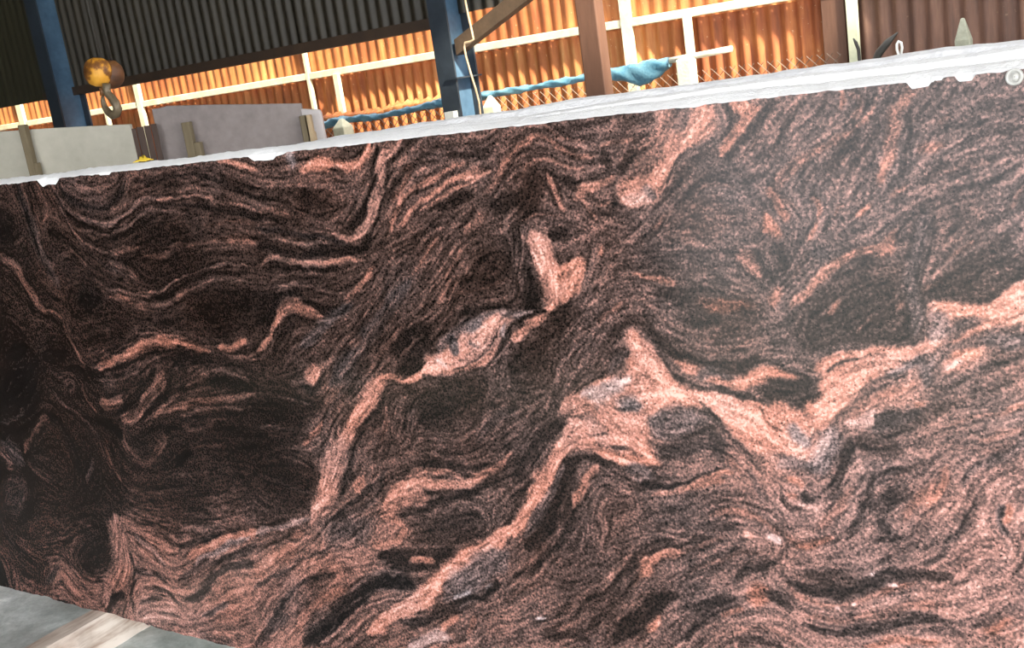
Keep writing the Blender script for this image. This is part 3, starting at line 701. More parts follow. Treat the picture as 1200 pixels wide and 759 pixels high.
TR[(0,370,3.793)] = """
e .06 .3 0 : 90 300 80 150 10
e .06 .3 0 : 60 150 50 70 0
e .10 0 .2 : 450 110 110 50 -10
e .09 0 .3 : 990 50 110 50 0
e .08 0 .1 : 1050 560 160 90 0
e .10 0 .1 : 250 160 80 60 0
.58 42 0 .6 : 430 238 500 205 580 182 630 132 680 110 760 118 840 132 920 150
.45 15 0 .3 : 600 85 680 70 760 90 840 100 920 125 1000 160 1070 175 1138 195
.62 30 0 .7 : 960 130 1030 132 1085 98
.45 22 0 .3 : 1060 185 1138 160
.42 9 0 .2 : 290 70 340 150 390 185 460 175 520 155 600 120
.42 12 .1 .1 : 280 0 290 60 330 140 370 210 420 238 470 225
.06 9 0 0 : 370 215 430 250 500 245 600 212 660 160 740 155 830 150
.50 42 0 .4 : 440 390 500 395 545 360
.38 50 .1 .1 : 450 290 540 280 620 240 700 190
.50 46 0 .3 : 550 460 600 430 640 380 690 320 720 260
.12 22 .1 0 : 520 440 590 390 640 300 690 230
.10 18 .1 0 : 620 450 680 390 740 330 760 240 800 180 860 150
.10 44 .1 0 : 780 220 850 195 930 200
.45 17 0 .1 : 640 460 720 400 800 330 880 300 920 260 1000 245 1070 260 1138 310
.52 26 0 .3 : 680 440 780 400 860 382 950 370 1050 360 1138 340
.42 15 .1 .1 : 800 440 900 420 1000 400 1138 410
.06 30 .1 0 : 930 300 1000 290 1080 312 1138 325
.10 14 .1 0 : 760 470 860 450 960 450 1080 440
.44 30 .1 .3 : 110 600 130 540 170 470 220 430
.42 11 .3 0 : 230 320 270 390 350 440 410 500 440 560 470 640 520 720
.35 16 .1 .2 : 200 230 260 270 310 250 350 290 380 370 430 440
.40 18 .1 .2 : 290 310 310 280 335 310 320 350
.32 60 .7 0 : 10 570 60 620 100 660
.40 40 .2 .2 : 0 600 40 650
.35 22 .1 .3 : 540 520 560 600 650 660 700 620 740 540 720 515
.42 30 0 .3 : 690 610 715 550
.04 44 .1 0 : 780 660 810 610 840 580
.42 22 0 .6 : 470 550 490 565
.38 20 .1 .2 : 470 590 500 690 540 740
.25 11 .1 0 : 700 690 850 700 1000 670 1138 690
.24 16 .1 .2 : 740 640 850 570 960 560 1060 580
.30 16 .1 .2 : 760 480 880 500 980 470 1080 500
.05 40 .1 0 : 420 470 500 480 540 540
.22 14 .3 0 : 0 470 60 450 110 410
.30 16 .3 0 : 380 740 400 690 420 640
.35 20 .1 .2 : 120 640 160 680 230 740
.06 30 .2 0 : 200 430 280 500 330 600 350 700
"""
TR[(300,320,3.793)] = """
e .09 0 .1 : 130 620 170 100 0
e .16 0 .2 : 860 580 190 105 -15
e .10 0 .1 : 60 130 70 60 -40
.46 9 .1 0 : 0 30 100 45 200 35 300 50 380 40
.48 18 .1 .2 : 90 65 160 45 250 65 340 75
.15 12 .1 0 : 0 80 100 85 220 85 330 100
.12 30 .1 0 : 0 220 60 170 100 115 170 105 240 145 330 180 370 165
.12 44 .1 .1 : 60 350 130 240 180 195 250 215
.66 44 0 .5 : 0 350 40 300 80 220 110 160 150 145 190 155 230 180 290 197
.64 36 0 .4 : 390 160 430 100 480 50 515 5
.35 54 .6 0 : 190 340 270 250 350 195 430 150
.40 16 .1 .1 : 110 420 140 370 190 320
.66 54 0 .4 : 225 450 265 430 255 470
.14 30 .2 0 : 200 500 260 520 290 450
.32 66 .5 0 : 340 490 420 380 500 280 560 190 620 90 680 20
.50 12 .1 .1 : 380 470 450 370 520 270 590 150 640 60
.20 12 .2 0 : 400 480 470 380 550 250 610 150 660 70
.20 12 .2 0 : 360 420 430 320 500 200 560 90 600 20
.50 30 0 .4 : 410 335 475 290
.56 28 0 .2 : 480 490 560 360 590 310 640 250 720 220 780 170 830 110 870 30
.12 54 .1 .1 : 600 350 660 300 720 270 780 235
.12 40 .1 .2 : 860 110 900 50 960 20
.48 16 0 .2 : 640 370 680 310 740 275
.12 60 .1 .1 : 650 430 710 360 760 300
.45 9 0 .2 : 800 230 850 170 900 80 920 20
.20 9 0 .3 : 820 240 880 150 930 70
.43 18 .1 .2 : 850 200 930 130 1000 110 1080 130 1138 120
.40 12 .1 .3 : 880 120 960 80 1060 70 1138 20
.10 24 .1 0 : 900 195 1000 150 1080 160 1138 160
.55 44 .5 0 : 800 370 850 290 920 235 1000 200 1080 178 1138 185
.82 76 .05 .4 : 750 435 830 390 920 340 1000 290 1050 215 1075 190
.72 26 0 .4 : 830 442 920 425 1000 405 1040 360 1080 320
.30 40 .8 0 : 870 290 885 350
.50 44 .7 0 : 930 245 1000 212
.50 30 .5 0 : 940 310 980 330
.92 14 .5 0 : 800 370 820 400 850 415
.14 8 .1 0 : 860 437 960 402 1030 350 1078 270 1092 215
.70 20 .7 0 : 1110 220 1085 280 1110 310
.20 12 .2 0 : 1100 300 1120 250 1138 220
.60 20 .2 .3 : 1050 410 1100 350 1138 300
.74 44 0 .4 : 580 470 650 480 700 485 745 445
.72 74 0 .4 : 600 465 540 510 500 570 450 620 420 690 385 765
.12 12 .1 0 : 640 470 700 455 760 400
.42 16 0 .3 : 570 590 582 640 575 710 560 750
.45 12 .1 .3 : 440 725 490 690 560 705 600 745
.12 22 .1 0 : 480 670 540 600 560 570
.35 14 .2 .1 : 690 700 705 640 720 570
.45 22 .1 .2 : 1060 562 1138 550
.38 40 .3 .1 : 980 745 1050 650 1138 590
.62 22 0 .7 : 200 750 240 720 290 690 300 655
.30 11 .2 0 : 0 500 100 540 200 570 280 580
.30 9 .2 0 : 0 690 80 690 180 690
.40 12 .2 0 : 300 700 330 600 390 520 460 450
"""
TR[(600,270,3.793)] = """
e .24 .05 0 : 900 350 200 90 5
e .42 0 .8 : 950 325 105 32 8
e .20 .05 .1 : 60 590 110 120 -40
.50 50 .1 .1 : 45 0 60 80 20 140
.50 22 .1 .3 : 10 200 40 280 20 330
.80 86 .1 .4 : 80 0 110 60 140 120 175 190 210 260 205 320
.78 52 0 .4 : 200 240 250 180 290 150 297 200 270 270 220 330
.50 40 .1 .3 : 120 210 150 280 185 335
.10 22 .1 0 : 85 165 84 220
.10 60 .1 0 : 88 230 92 290
.10 96 .1 0 : 95 300 100 335
.74 42 0 .4 : 225 330 150 380 80 410 20 460 0 490
.66 24 .6 0 : 0 385 50 365 100 362
.10 13 .1 0 : 0 425 40 388 100 372 170 360
.12 44 .1 0 : 185 20 245 8
.20 32 .1 0 : 205 120 215 150
.70 24 0 .5 : 378 80 385 100
.20 100 .05 .1 : 0 610 100 510 200 430 285 340
.42 26 .2 0 : 320 300 340 200 360 100 400 20
.50 26 .1 .1 : 220 560 300 450 400 350 480 300 560 290 620 340 680 400 760 440 850 468 940 458 1040 420
.55 24 0 .3 : 360 370 420 330 470 310
.48 30 .2 .1 : 190 740 205 640 230 570 300 480
.22 54 .1 0 : 370 600 400 510 450 430 520 375 600 400 650 470 720 540 800 575 900 605 1000 605 1100 565
.48 14 .1 .1 : 640 440 720 490 820 530 920 540 1040 500 1120 470
.20 40 .1 0 : 640 270 740 290 860 255
.45 16 .1 0 : 700 260 800 220 900 230 1000 270 1080 310 1138 380
.60 28 0 .4 : 520 195 600 210 680 222 725 240
.45 10 .1 .1 : 500 150 620 160 760 170 880 150 980 140
.65 54 .1 .4 : 1000 110 1050 120 1100 195
.15 20 .1 0 : 280 740 320 690 400 620 440 600
.82 60 0 .4 : 530 460 560 520
.82 120 .05 .4 : 560 560 640 640 720 730
.75 44 0 .5 : 510 570 530 600
.66 84 .6 .1 : 490 660 400 690 320 740
.92 40 .5 0 : 480 680 510 660
.25 40 .3 0 : 450 560 500 540
.20 26 .2 0 : 640 530 690 600 740 660 820 690 920 695 1000 725 1100 765
.76 38 .05 .4 : 740 585 850 622 930 665 1000 692 1080 650 1138 620
.45 40 .5 0 : 830 640 900 610 960 650
.20 12 .1 0 : 1138 575 1060 600 980 625 900 615
"""
TR[(900,250,3.793)] = """
e .25 .05 0 : 430 410 280 140 -25
.66 46 0 .3 : 575 110 530 185 420 185 340 208 260 240 200 290 150 340 100 400
.65 42 0 .5 : 15 50 25 90
.65 46 0 .5 : 40 330 15 390
.60 28 0 .6 : 175 100 225 35
.15 32 .1 0 : 50 140 62 250
.20 30 .1 0 : 265 70 305 10
.30 54 .4 0 : 190 140 290 165
.45 24 .1 .1 : 100 260 150 200 170 140
.62 26 0 .5 : 275 430 295 400
.50 22 0 .3 : 450 455 420 500 395 540
.55 22 0 .3 : 580 420 600 400
.45 76 .5 0 : 720 0 690 160 640 300 660 420 640 540
.22 14 .2 0 : 730 60 700 200 690 300
.28 84 .1 0 : 780 330 850 270 950 200 1060 120
.25 30 .1 0 : 750 365 850 385 940 380 1040 332 1138 285
.50 26 0 .2 : 705 350 760 312 805 300
.50 22 0 .2 : 825 195 905 125
.45 16 .1 .1 : 880 330 980 260 1080 200 1138 180
.60 94 .5 .1 : 740 430 770 500 720 560
.82 64 .05 .4 : 740 385 820 402 920 430 1000 430 1080 375 1138 325
.86 100 .1 .3 : 960 460 1060 420 1150 395
.75 32 .1 .4 : 800 580 840 560 960 500 1060 490 1138 480
.35 20 .4 0 : 770 530 820 505 910 465
.72 30 .1 .3 : 690 560 740 640 720 590
.78 54 0 .6 : 840 640 895 635
.92 44 .3 0 : 790 705 850 680
.40 76 .6 0 : 940 575 1050 600 1138 565
.80 50 .05 .4 : 225 690 330 645 440 612 560 620 680 610 720 575
.72 64 .1 .3 : 250 745 400 700 520 682 600 690
.24 11 .2 0 : 270 710 310 685 380 650 460 628
.50 64 .7 0 : 550 730 640 685
.40 30 .5 0 : 700 720 740 650
.75 44 0 .5 : 0 705 60 700 140 735
.20 16 .2 0 : 0 645 100 690 210 730
.40 50 .3 0 : 900 720 1000 690 1138 650
"""
TR[(0,559,3.793)] = """
e .28 .3 0 : 60 80 70 120 0
e .60 .1 .2 : 680 300 150 70 25
e .60 .1 .2 : 760 610 200 110 10
e .60 .05 .3 : 1030 540 150 110 -10
.62 74 .1 .2 : 520 180 540 300 535 420 490 540
.62 40 .1 .2 : 540 190 620 240 720 262
.50 26 .1 .2 : 650 210 760 232 900 222 1050 215 1138 205
.20 15 .2 0 : 790 325 850 292 930 262 1000 250
.66 42 0 .5 : 840 350 920 312 1020 270 1138 240
.62 24 .5 0 : 870 385 960 332 1040 285 1100 260
.25 28 .2 0 : 800 452 900 402 980 360 1060 340 1138 300
.20 32 .2 0 : 830 560 870 540 920 500 960 430 1020 395 1138 380
.30 15 .2 0 : 690 500 760 520 812 580
.26 16 .2 0 : 600 422 660 415 745 462
.30 13 .2 0 : 580 330 600 420 582 500 590 580
e .09 .1 0 : 415 320 85 120 5
.45 17 .1 .1 : 200 330 270 330 310 380 350 430 420 462 500 450 522 350
.28 100 .1 .2 : 110 340 190 400 190 470
.50 84 .1 .2 : 280 430 330 520 420 570
.45 50 .1 .2 : 110 480 200 520 280 540
.24 24 .3 0 : 200 480 230 430 260 390
.50 18 .1 .3 : 0 320 40 370 60 420 70 480
.12 54 .2 0 : 0 400 20 465
.16 22 .3 0 : 480 595 520 545 555 515
.28 14 .3 0 : 365 470 380 500
.30 17 0 .5 : 130 250 170 210 220 190 260 220
.25 16 0 .2 : 200 330 290 300 330 250 430 210
.60 30 .1 .2 : 470 460 500 500 470 560
.33 30 .5 0 : 0 190 30 260 60 300
.58 20 .3 .1 : 600 260 680 330 740 400
.40 26 .4 0 : 900 620 960 580 1010 560
.40 30 .2 .1 : 880 700 960 720 1040 745
.30 13 .1 0 : 620 560 680 540 740 540
"""
TR[(300,510,3.048)] = """
e .09 0 .1 : 110 170 130 100 10
e .24 .05 .1 : 690 330 160 85 0
e .38 .4 0 : 330 350 90 80 -40
.72 58 .05 .3 : 312 0 292 60 278 130 260 180 230 240 195 310
.70 34 0 .4 : 375 145 350 190
.18 16 .1 0 : 350 30 340 100 320 170 290 230
.60 17 .4 0 : 0 350 80 326 150 312 200 290
.60 22 0 .4 : 115 355 175 345
.25 13 .2 0 : 0 130 80 170 150 195 210 210
.45 20 .2 0 : 250 400 320 300 400 240 450 160
.20 14 .2 0 : 240 330 320 260 400 180 470 120
.42 14 .2 .1 : 210 500 300 420 380 350
.22 12 .2 0 : 180 500 260 410 370 340 420 290
.66 32 0 .3 : 440 270 500 200 560 162 640 162 720 178 800 152 860 122 920 72
.60 18 0 .2 : 530 150 580 125 640 118 700 130 760 150
.18 20 .1 0 : 560 100 640 90 720 110 790 125 860 95
.66 54 0 .3 : 460 265 540 222 620 212
.66 32 0 .3 : 450 285 515 300 535 340 490 380 420 392
.56 60 .1 .3 : 450 330 480 340
.18 22 .1 0 : 520 280 600 272 640 240 720 212 800 190 920 130
.14 44 .1 0 : 440 432 550 428 650 440 740 430
.70 36 0 .5 : 555 448 640 452
.12 24 .1 0 : 480 470 560 478 640 475 700 450
.82 50 .02 .5 : 920 342 850 380 790 410 740 450 690 490 640 525 620 560 560 600 500 640 440 680 400 705
.45 90 .6 .1 : 880 430 800 490 740 540 680 585
.72 15 .9 0 : 700 585 730 572 770 566
.66 14 .8 0 : 830 565 860 550
.12 13 .2 0 : 690 605 760 582 830 582 890 535
.13 64 .3 0 : 180 745 240 685 320 640 380 585 420 535 480 515 560 535
.50 13 .2 .1 : 200 650 260 592 340 562 400 500 460 480 540 500
.62 11 .1 .2 : 230 745 290 692 350 652 400 612 480 592 560 565
.60 28 0 .3 : 140 700 180 632 230 585 330 550
.45 9 .3 0 : 260 690 330 620 400 570 480 545
.55 84 .1 .2 : 0 600 100 522 200 462 300 440 400 420
.60 60 0 .3 : 0 500 60 432 150 400
.26 12 .2 0 : 0 560 100 490 200 420 300 400
.26 14 .2 0 : 60 660 120 580 180 520 280 490
.55 22 .1 .3 : 345 710 375 660
.68 50 .5 .1 : 540 750 640 712 700 730
.70 24 0 .5 : 665 695 715 640
.66 22 0 .4 : 785 650 760 720
.22 26 .2 0 : 520 665 600 655 680 620 720 605
.30 26 .2 0 : 0 750 60 690 110 640
.50 40 .1 .2 : 800 720 860 690 914 700
"""
TR[(600,460,3.793)] = """
e .38 .1 .1 : 460 560 150 110 -60
.72 64 .1 .3 : 230 80 280 110 270 165 200 240
.76 120 .1 .4 : 400 70 450 130 560 200
.76 60 .05 .5 : 560 200 600 260 635 300
.70 84 .2 .2 : 340 130 400 210
.82 42 0 .5 : 380 272 500 290 645 305
.20 11 .2 0 : 310 190 380 185 440 200
.35 26 .3 0 : 430 240 505 235
.84 94 .1 .3 : 600 40 700 20 800 15 900 40 980 110 1060 150 1140 190
.50 100 .7 .1 : 630 120 720 110 820 130
.50 60 .6 .1 : 660 170 740 170
.45 44 .7 0 : 480 65 560 50
.82 15 .7 0 : 670 195 720 205 770 195
.27 100 .3 0 : 670 255 760 235 880 225 960 265
.14 17 .2 0 : 770 195 860 180 920 180
.11 22 .2 0 : 560 400 640 412 740 402 840 372 930 330
.30 26 .2 0 : 830 40 900 120 960 200 1040 260 1120 340
.55 52 .6 .1 : 490 325 600 340 570 380
.60 26 .4 0 : 520 370 560 395
.14 74 .1 0 : 60 705 140 560 200 450 250 355 290 310
.13 26 .1 0 : 280 305 330 285 380 290 420 325
.14 60 .1 0 : 290 470 240 580 150 690
.68 40 0 .4 : 385 318 340 380 300 450 278 515
.50 15 .2 .1 : 380 320 430 350 500 382 560 420 620 440
.66 32 0 .3 : 610 445 720 427 820 392 900 362 965 342
.76 58 .05 .4 : 215 235 185 320 150 400 100 490 50 580 0 650
.40 30 .5 .1 : 230 330 190 420 130 520 60 640
.20 64 .1 0 : 20 410 80 300 160 190 235 140
.20 11 .1 0 : 0 475 60 440 125 405
.58 26 0 .2 : 870 545 960 520 1050 542 1138 565
.28 22 .1 0 : 860 490 960 480 1060 500 1138 510
.45 20 .2 .1 : 640 520 740 500 840 480 960 450 1060 430
.20 13 .2 0 : 630 600 700 632 790 630
.45 14 .3 0 : 600 570 700 560 820 590
.24 17 .1 0 : 540 745 600 692 660 652 760 672 850 640 940 670
.55 17 .1 .2 : 560 755 620 702 700 690 800 700
.72 42 0 .5 : 640 745 665 710
.62 26 0 .4 : 835 695 875 668
.85 26 .1 .3 : 1050 630 1070 628
.50 40 .4 .1 : 1040 330 1090 380 1110 460
.55 20 .1 .2 : 930 300 980 310 1000 340
"""
TR[(900,440,3.793)] = """
.24 94 .2 0 : 40 60 120 90 175 60
.82 84 .05 .4 : 0 170 80 180 150 235
.78 42 .05 .5 : 150 155 195 95
.85 84 .1 .3 : 210 180 300 105 400 52 510 5
.85 54 .1 .3 : 0 280 60 330 140 372 200 330 240 280
.60 54 .8 .1 : 105 255 150 310
.55 74 .7 .1 : 160 410 225 395 285 240
.28 17 .3 0 : 440 105 520 62 610 5
.70 44 .1 .3 : 480 125 600 62 670 28
.78 44 .4 .1 : 340 210 430 210 490 178
.75 34 0 .6 : 645 120 668 116
.28 54 .4 0 : 490 225 580 190 670 150
.38 110 .1 .1 : 400 290 520 320 600 330
.38 80 .1 .1 : 740 160 900 115
.62 22 .1 .3 : 810 222 920 202 1040 200 1138 160
.60 12 .1 .2 : 720 85 800 60 890 15
.76 44 0 .4 : 1090 170 1138 150
.62 30 .1 .2 : 950 275 1050 250 1138 235
.32 20 .3 0 : 900 180 1000 150 1100 90
.30 20 .3 0 : 780 290 900 255 1020 225
.25 42 .2 0 : 275 545 330 400 365 270
.28 32 .2 0 : 400 595 440 490 520 412 650 420
.27 110 .2 0 : 570 540 620 530
.32 42 .4 0 : 860 510 900 402 1000 370 1138 290
.55 40 .2 .2 : 830 340 900 310 1000 320 1100 290
.68 64 .1 .4 : 790 410 785 520 720 600
.72 50 0 .5 : 1070 570 1055 650
.70 32 0 .6 : 105 550 120 545
.75 32 0 .5 : 100 480 145 495
.20 44 .2 0 : 165 530 180 560
.28 30 .1 0 : 60 540 80 590 150 600
.60 60 .1 .2 : 260 620 350 555
.55 32 .1 .3 : 0 640 100 740 230 740
.95 34 .9 0 : 25 715 40 720
.28 54 .3 0 : 510 640 560 740
.38 40 .5 0 : 1040 580 1020 650 1080 700
.58 60 .1 .2 : 620 650 700 560 740 480
.50 26 .1 .1 : 400 560 500 520 600 440 700 400
.45 26 .3 0 : 360 680 420 600 480 560
"""
TR[(500,559,3.793)] = """
e .32 .05 .1 : 640 330 150 160 -50
.56 32 .1 .1 : 590 595 700 522 790 470 860 412 930 355
.20 17 .1 0 : 640 612 740 545 830 465 880 402 970 335
.52 22 .1 .3 : 360 545 440 492 510 455
.95 17 1 0 : 490 632 525 630
.72 42 0 .4 : 955 450 1000 372 1040 342 1138 340
.52 22 0 .2 : 885 525 960 440
.50 17 .1 .1 : 960 370 1010 305 1138 292
.22 14 .1 0 : 980 350 1040 315 1138 315
.68 28 0 .6 : 975 695 1035 625
.50 24 0 .2 : 910 745 960 700
.16 60 .1 0 : 840 750 900 680 1000 590 1100 515
.50 22 .1 .1 : 400 722 500 692 600 655 700 610
.24 40 .1 0 : 520 715 640 690 760 660
.50 32 .1 .2 : 800 730 850 642 910 585 1000 520
.30 30 .1 0 : 700 690 780 630 850 560 940 490
.48 20 .2 .1 : 1050 600 1110 540 1138 520
.24 30 .1 0 : 380 440 470 380 560 300 620 240
.44 22 .1 .2 : 420 400 500 330 580 230 640 150
.40 70 .1 .1 : 780 150 800 250 740 330
"""
TR[(800,559,3.0)] = """
e .34 .1 0 : 510 355 130 34 3
.20 46 .2 0 : 385 365 440 402 520 405 600 392 700 362 800 345 930 330
.62 28 .1 .2 : 375 375 420 430 490 447 600 447 700 412 810 388
.72 26 0 .5 : 710 412 730 408
.70 22 0 .5 : 750 392 770 388
.95 14 .7 0 : 538 452 546 451
.95 14 .7 0 : 600 444 610 443
.95 13 .7 0 : 730 393 740 392
.90 13 .7 0 : 662 346 670 345
.90 20 .6 0 : 318 207 332 208
.85 22 .1 .3 : 235 200 245 200
.25 32 .3 0 : 410 505 500 540 620 540 760 520 910 495
.52 26 .1 .2 : 420 475 520 500 640 500 780 470 900 450
.60 64 0 .8 : 255 425 290 400
.50 18 0 .6 : 125 495 205 455
.25 44 .2 0 : 320 410 375 445
.22 42 .2 0 : 0 452 80 450 180 428
.24 34 .2 0 : 0 570 60 520 110 475
.72 32 .05 .5 : 640 588 750 575 910 582
.62 26 0 .3 : 0 30 80 22 140 8
.60 22 .1 .2 : 95 127 180 120 270 148
.55 18 .1 .2 : 0 272 100 232 160 208
.28 26 .2 0 : 0 205 100 172 210 172
.22 32 .2 0 : 195 355 260 312 340 300
.50 18 .1 .2 : 20 350 100 300 180 270 280 260
.30 18 .2 0 : 20 320 120 280 200 240
.62 26 0 .4 : 395 243 480 225 520 218
.60 44 .1 .2 : 470 170 540 112 595 35
.30 32 .2 0 : 560 215 600 150 650 105
.28 90 .2 0 : 700 100 760 85
.25 26 .2 0 : 660 250 700 240 770 228
.62 42 .1 .4 : 890 75 935 15
.48 40 .2 .1 : 700 300 780 250 840 180 900 120
.35 30 .3 0 : 820 300 900 260 980 190 1020 110
.70 34 0 .5 : 1130 155 1150 105
.56 110 .2 .2 : 960 300 1060 230 1120 260
.55 80 .2 .1 : 1100 380 1180 330 1200 200
.48 40 .1 .6 : 1080 515 1130 490
.25 26 .2 0 : 350 600 300 575 240 575 200 600
.55 22 .1 .1 : 180 560 250 530 330 540 400 580
.50 16 .2 .1 : 350 120 348 220 352 300 370 380 392 460
.40 40 .3 0 : 860 540 980 520 1080 470 1180 440
"""
for (x0, y0, s_), txt in TR.items():
    for ln in txt.strip().split('\n'):
        hd, cd = ln.split(':'); hd = hd.split(); c = [float(q) for q in cd.split()]
        if hd[0] == 'e': ellipse(*c, float(hd[1]), float(hd[2]), float(hd[3]), x0, y0, s_); continue
        if hd[0] == 'p': polygon([slab_uv(x0 + c[k]/s_, y0 + c[k+1]/s_) for k in range(0, len(c), 2)], float(hd[1]), float(hd[2]), float(hd[3])); continue
        v, w, g, o_ = [float(q) for q in hd]; P_ = [slab_uv(x0 + c[k]/s_, y0 + c[k+1]/s_) for k in range(0, len(c), 2)]
        mx, my = x0 + np.mean(c[0::2])/s_, y0 + np.mean(c[1::2])/s_; e1, e2 = np.array(slab_uv(mx, my)), np.array(slab_uv(mx + 6, my)); e3 = np.array(slab_uv(mx, my + 6))
        ppm = (np.linalg.norm(e2-e1) + np.linalg.norm(e3-e1)) / 12
        if len(P_) > 2:                                        # round the traced corners once (Chaikin)
            Q = [P_[0]]
            for k in range(len(P_)-1):
                a, b = np.array(P_[k]), np.array(P_[k+1]); Q += [tuple(a*.75+b*.25), tuple(a*.25+b*.75)]
            P_ = Q + [P_[-1]]
        seg_paint(P_, w/s_*ppm, v, g, o_, .78 if .3 < v < .57 else .9)
# flow of the foliation from all traced veins
FL = np.array(flow); C2 = np.zeros_like(CU); S2 = np.zeros_like(CU)
for k in range(0, len(FL), 200):
    f = FL[k:k+200]; w = 1.0 / ((CU[..., None]-f[:,0])**2 + (CV[..., None]-f[:,1])**2 + .018**2)**1.6; C2 += w @ f[:,2]; S2 += w @ f[:,3]
nrm = np.hypot(C2, S2) + 1e-9; ANG = .5*np.arctan2(up2(S2/nrm), up2(C2/nrm)) + .05*smooth_noise(12) + .04*smooth_noise(4)
DX, DY = np.cos(ANG).astype(np.float32), np.sin(ANG).astype(np.float32)
def lic(src, n, step, norm=True):                                         # smear a noise along the foliation
    acc = src.astype(np.float32).copy(); wt = 1.0
    jj, ii = np.meshgrid(np.arange(NV, dtype=np.float32), np.arange(NU, dtype=np.float32), indexing='ij')
    for sg in (1, -1):
        x_, y_ = ii.copy(), jj.copy(); px_, py_ = DX*sg, DY*sg
        for k in range(n):
            x_ = np.clip(x_ + px_*step, 0, NU-1); y_ = np.clip(y_ + py_*step, 0, NV-1); xi, yi = (x_ + .5).astype(np.int32), (y_ + .5).astype(np.int32)
            xi = np.minimum(xi, NU-1); yi = np.minimum(yi, NV-1); dx, dy = DX[yi, xi], DY[yi, xi]; sw = np.where(dx*px_ + dy*py_ < 0, -1, 1)
            px_, py_ = dx*sw, dy*sw; acc += src[yi, xi]*(1 - k/(n+1.0))
            if sg > 0: wt += 1 - k/(n+1.0)
    if not norm: return acc / (2*wt - 1)
    a = acc - acc.mean(); return a / a.std()
L1 = lic(fftblur(rng.randn(NV, NU), .6, .6), 7, 1.0)         # fine dashes
L2 = lic(fftblur(rng.randn(NV, NU), 1.7, 1.7), 30, 1.6)         # bands
L3 = lic(fftblur(rng.randn(NV, NU), .9, .9), 60, 1.5)         # long laminae
Ts = lic(T, 6, 1.2, False); T = .72*T + .28*Ts; G = .5*G + .5*lic(G, 5, 1.2, False); O = .5*O + .5*lic(O, 5, 1.2, False)
hum = np.clip((T - .04)/.3, .4, 1) * np.clip((1.15 - T)/.4, .5, 1)
TT = .045 + .955*T + hum*(.068*L1 + (.040*L2 + .055*L3)*(1.05 - .5*np.clip((U0 - 1.2)/1.6, 0, 1)))
GG = np.clip(G + .05*smooth_noise(14), 0, 1); OO = np.clip(O + .08*smooth_noise(20), 0, 1)
def field(a, vu):                                              # sample a field column-wise at heights vu[j, i]
    y_ = np.clip(vu/SH*(NV-1), 0, NV-1.001); j0 = y_.astype(int); f = y_-j0; ii = np.arange(NU)[None, :]
    return a[j0, ii]*(1-f) + a[np.minimum(j0+1, NV-1), ii]*f

def n1(sig, n=NU):
    a = fftblur(rng.randn(1, n), sig, 0)[0]; return a / a.std()
# chipped arris along the top, rough bottom
chip = .003 + np.abs(.0008*n1(3)) + np.abs(.001*n1(14))
for px, w, dp in [(56,.10,.021),(122,.06,.010),(308,.10,.018),(322,.08,.010),(1078,.04,.016),(1086,.03,.010),(1131,.03,.014),(905,.03,.006),(1100,.015,.008)]:
    cu_ = slab_uv(px, 214.5 - .1155*px)[0]; chip = np.maximum(chip, dp*np.clip(1.6 - 1.6*np.abs((UU-cu_)/(w*.62))**1.6, 0, 1)*(1 + .10*n1(5)))
vt = SH - chip; vb = .002*np.abs(n1(8)) + .003*np.abs(n1(25)) + .0008*np.abs(n1(3))
NR = NV; tt = np.linspace(0, 1, NR)[:, None]; VVV = vb[None, :] + (vt - vb)[None, :]*tt
co = np.zeros((NR, NU, 3), np.float32); co[..., 0] = UU[None, :]; co[..., 2] = VVV
me = bpy.data.meshes.new('polished_face'); nv = NR*NU; nf = (NR-1)*(NU-1)
idx = np.arange(nv).reshape(NR, NU); quads = np.stack([idx[:-1,:-1], idx[:-1,1:], idx[1:,1:], idx[1:,:-1]], -1).reshape(-1, 4)
me.vertices.add(nv); me.vertices.foreach_set('co', co.reshape(-1)); me.loops.add(nf*4); me.loops.foreach_set('vertex_index', quads.reshape(-1).astype(np.int32))
me.polygons.add(nf); me.polygons.foreach_set('loop_start', np.arange(0, nf*4, 4, dtype=np.int32)); me.update(calc_edges=True)
at = me.attributes.new('stone', 'FLOAT_COLOR', 'POINT'); arr = np.ones((nv, 4), np.float32)
arr[:, 0] = field(TT, VVV).reshape(-1); arr[:, 1] = field(GG, VVV).reshape(-1); arr[:, 2] = field(OO, VVV).reshape(-1); at.data.foreach_set('color', arr.reshape(-1))
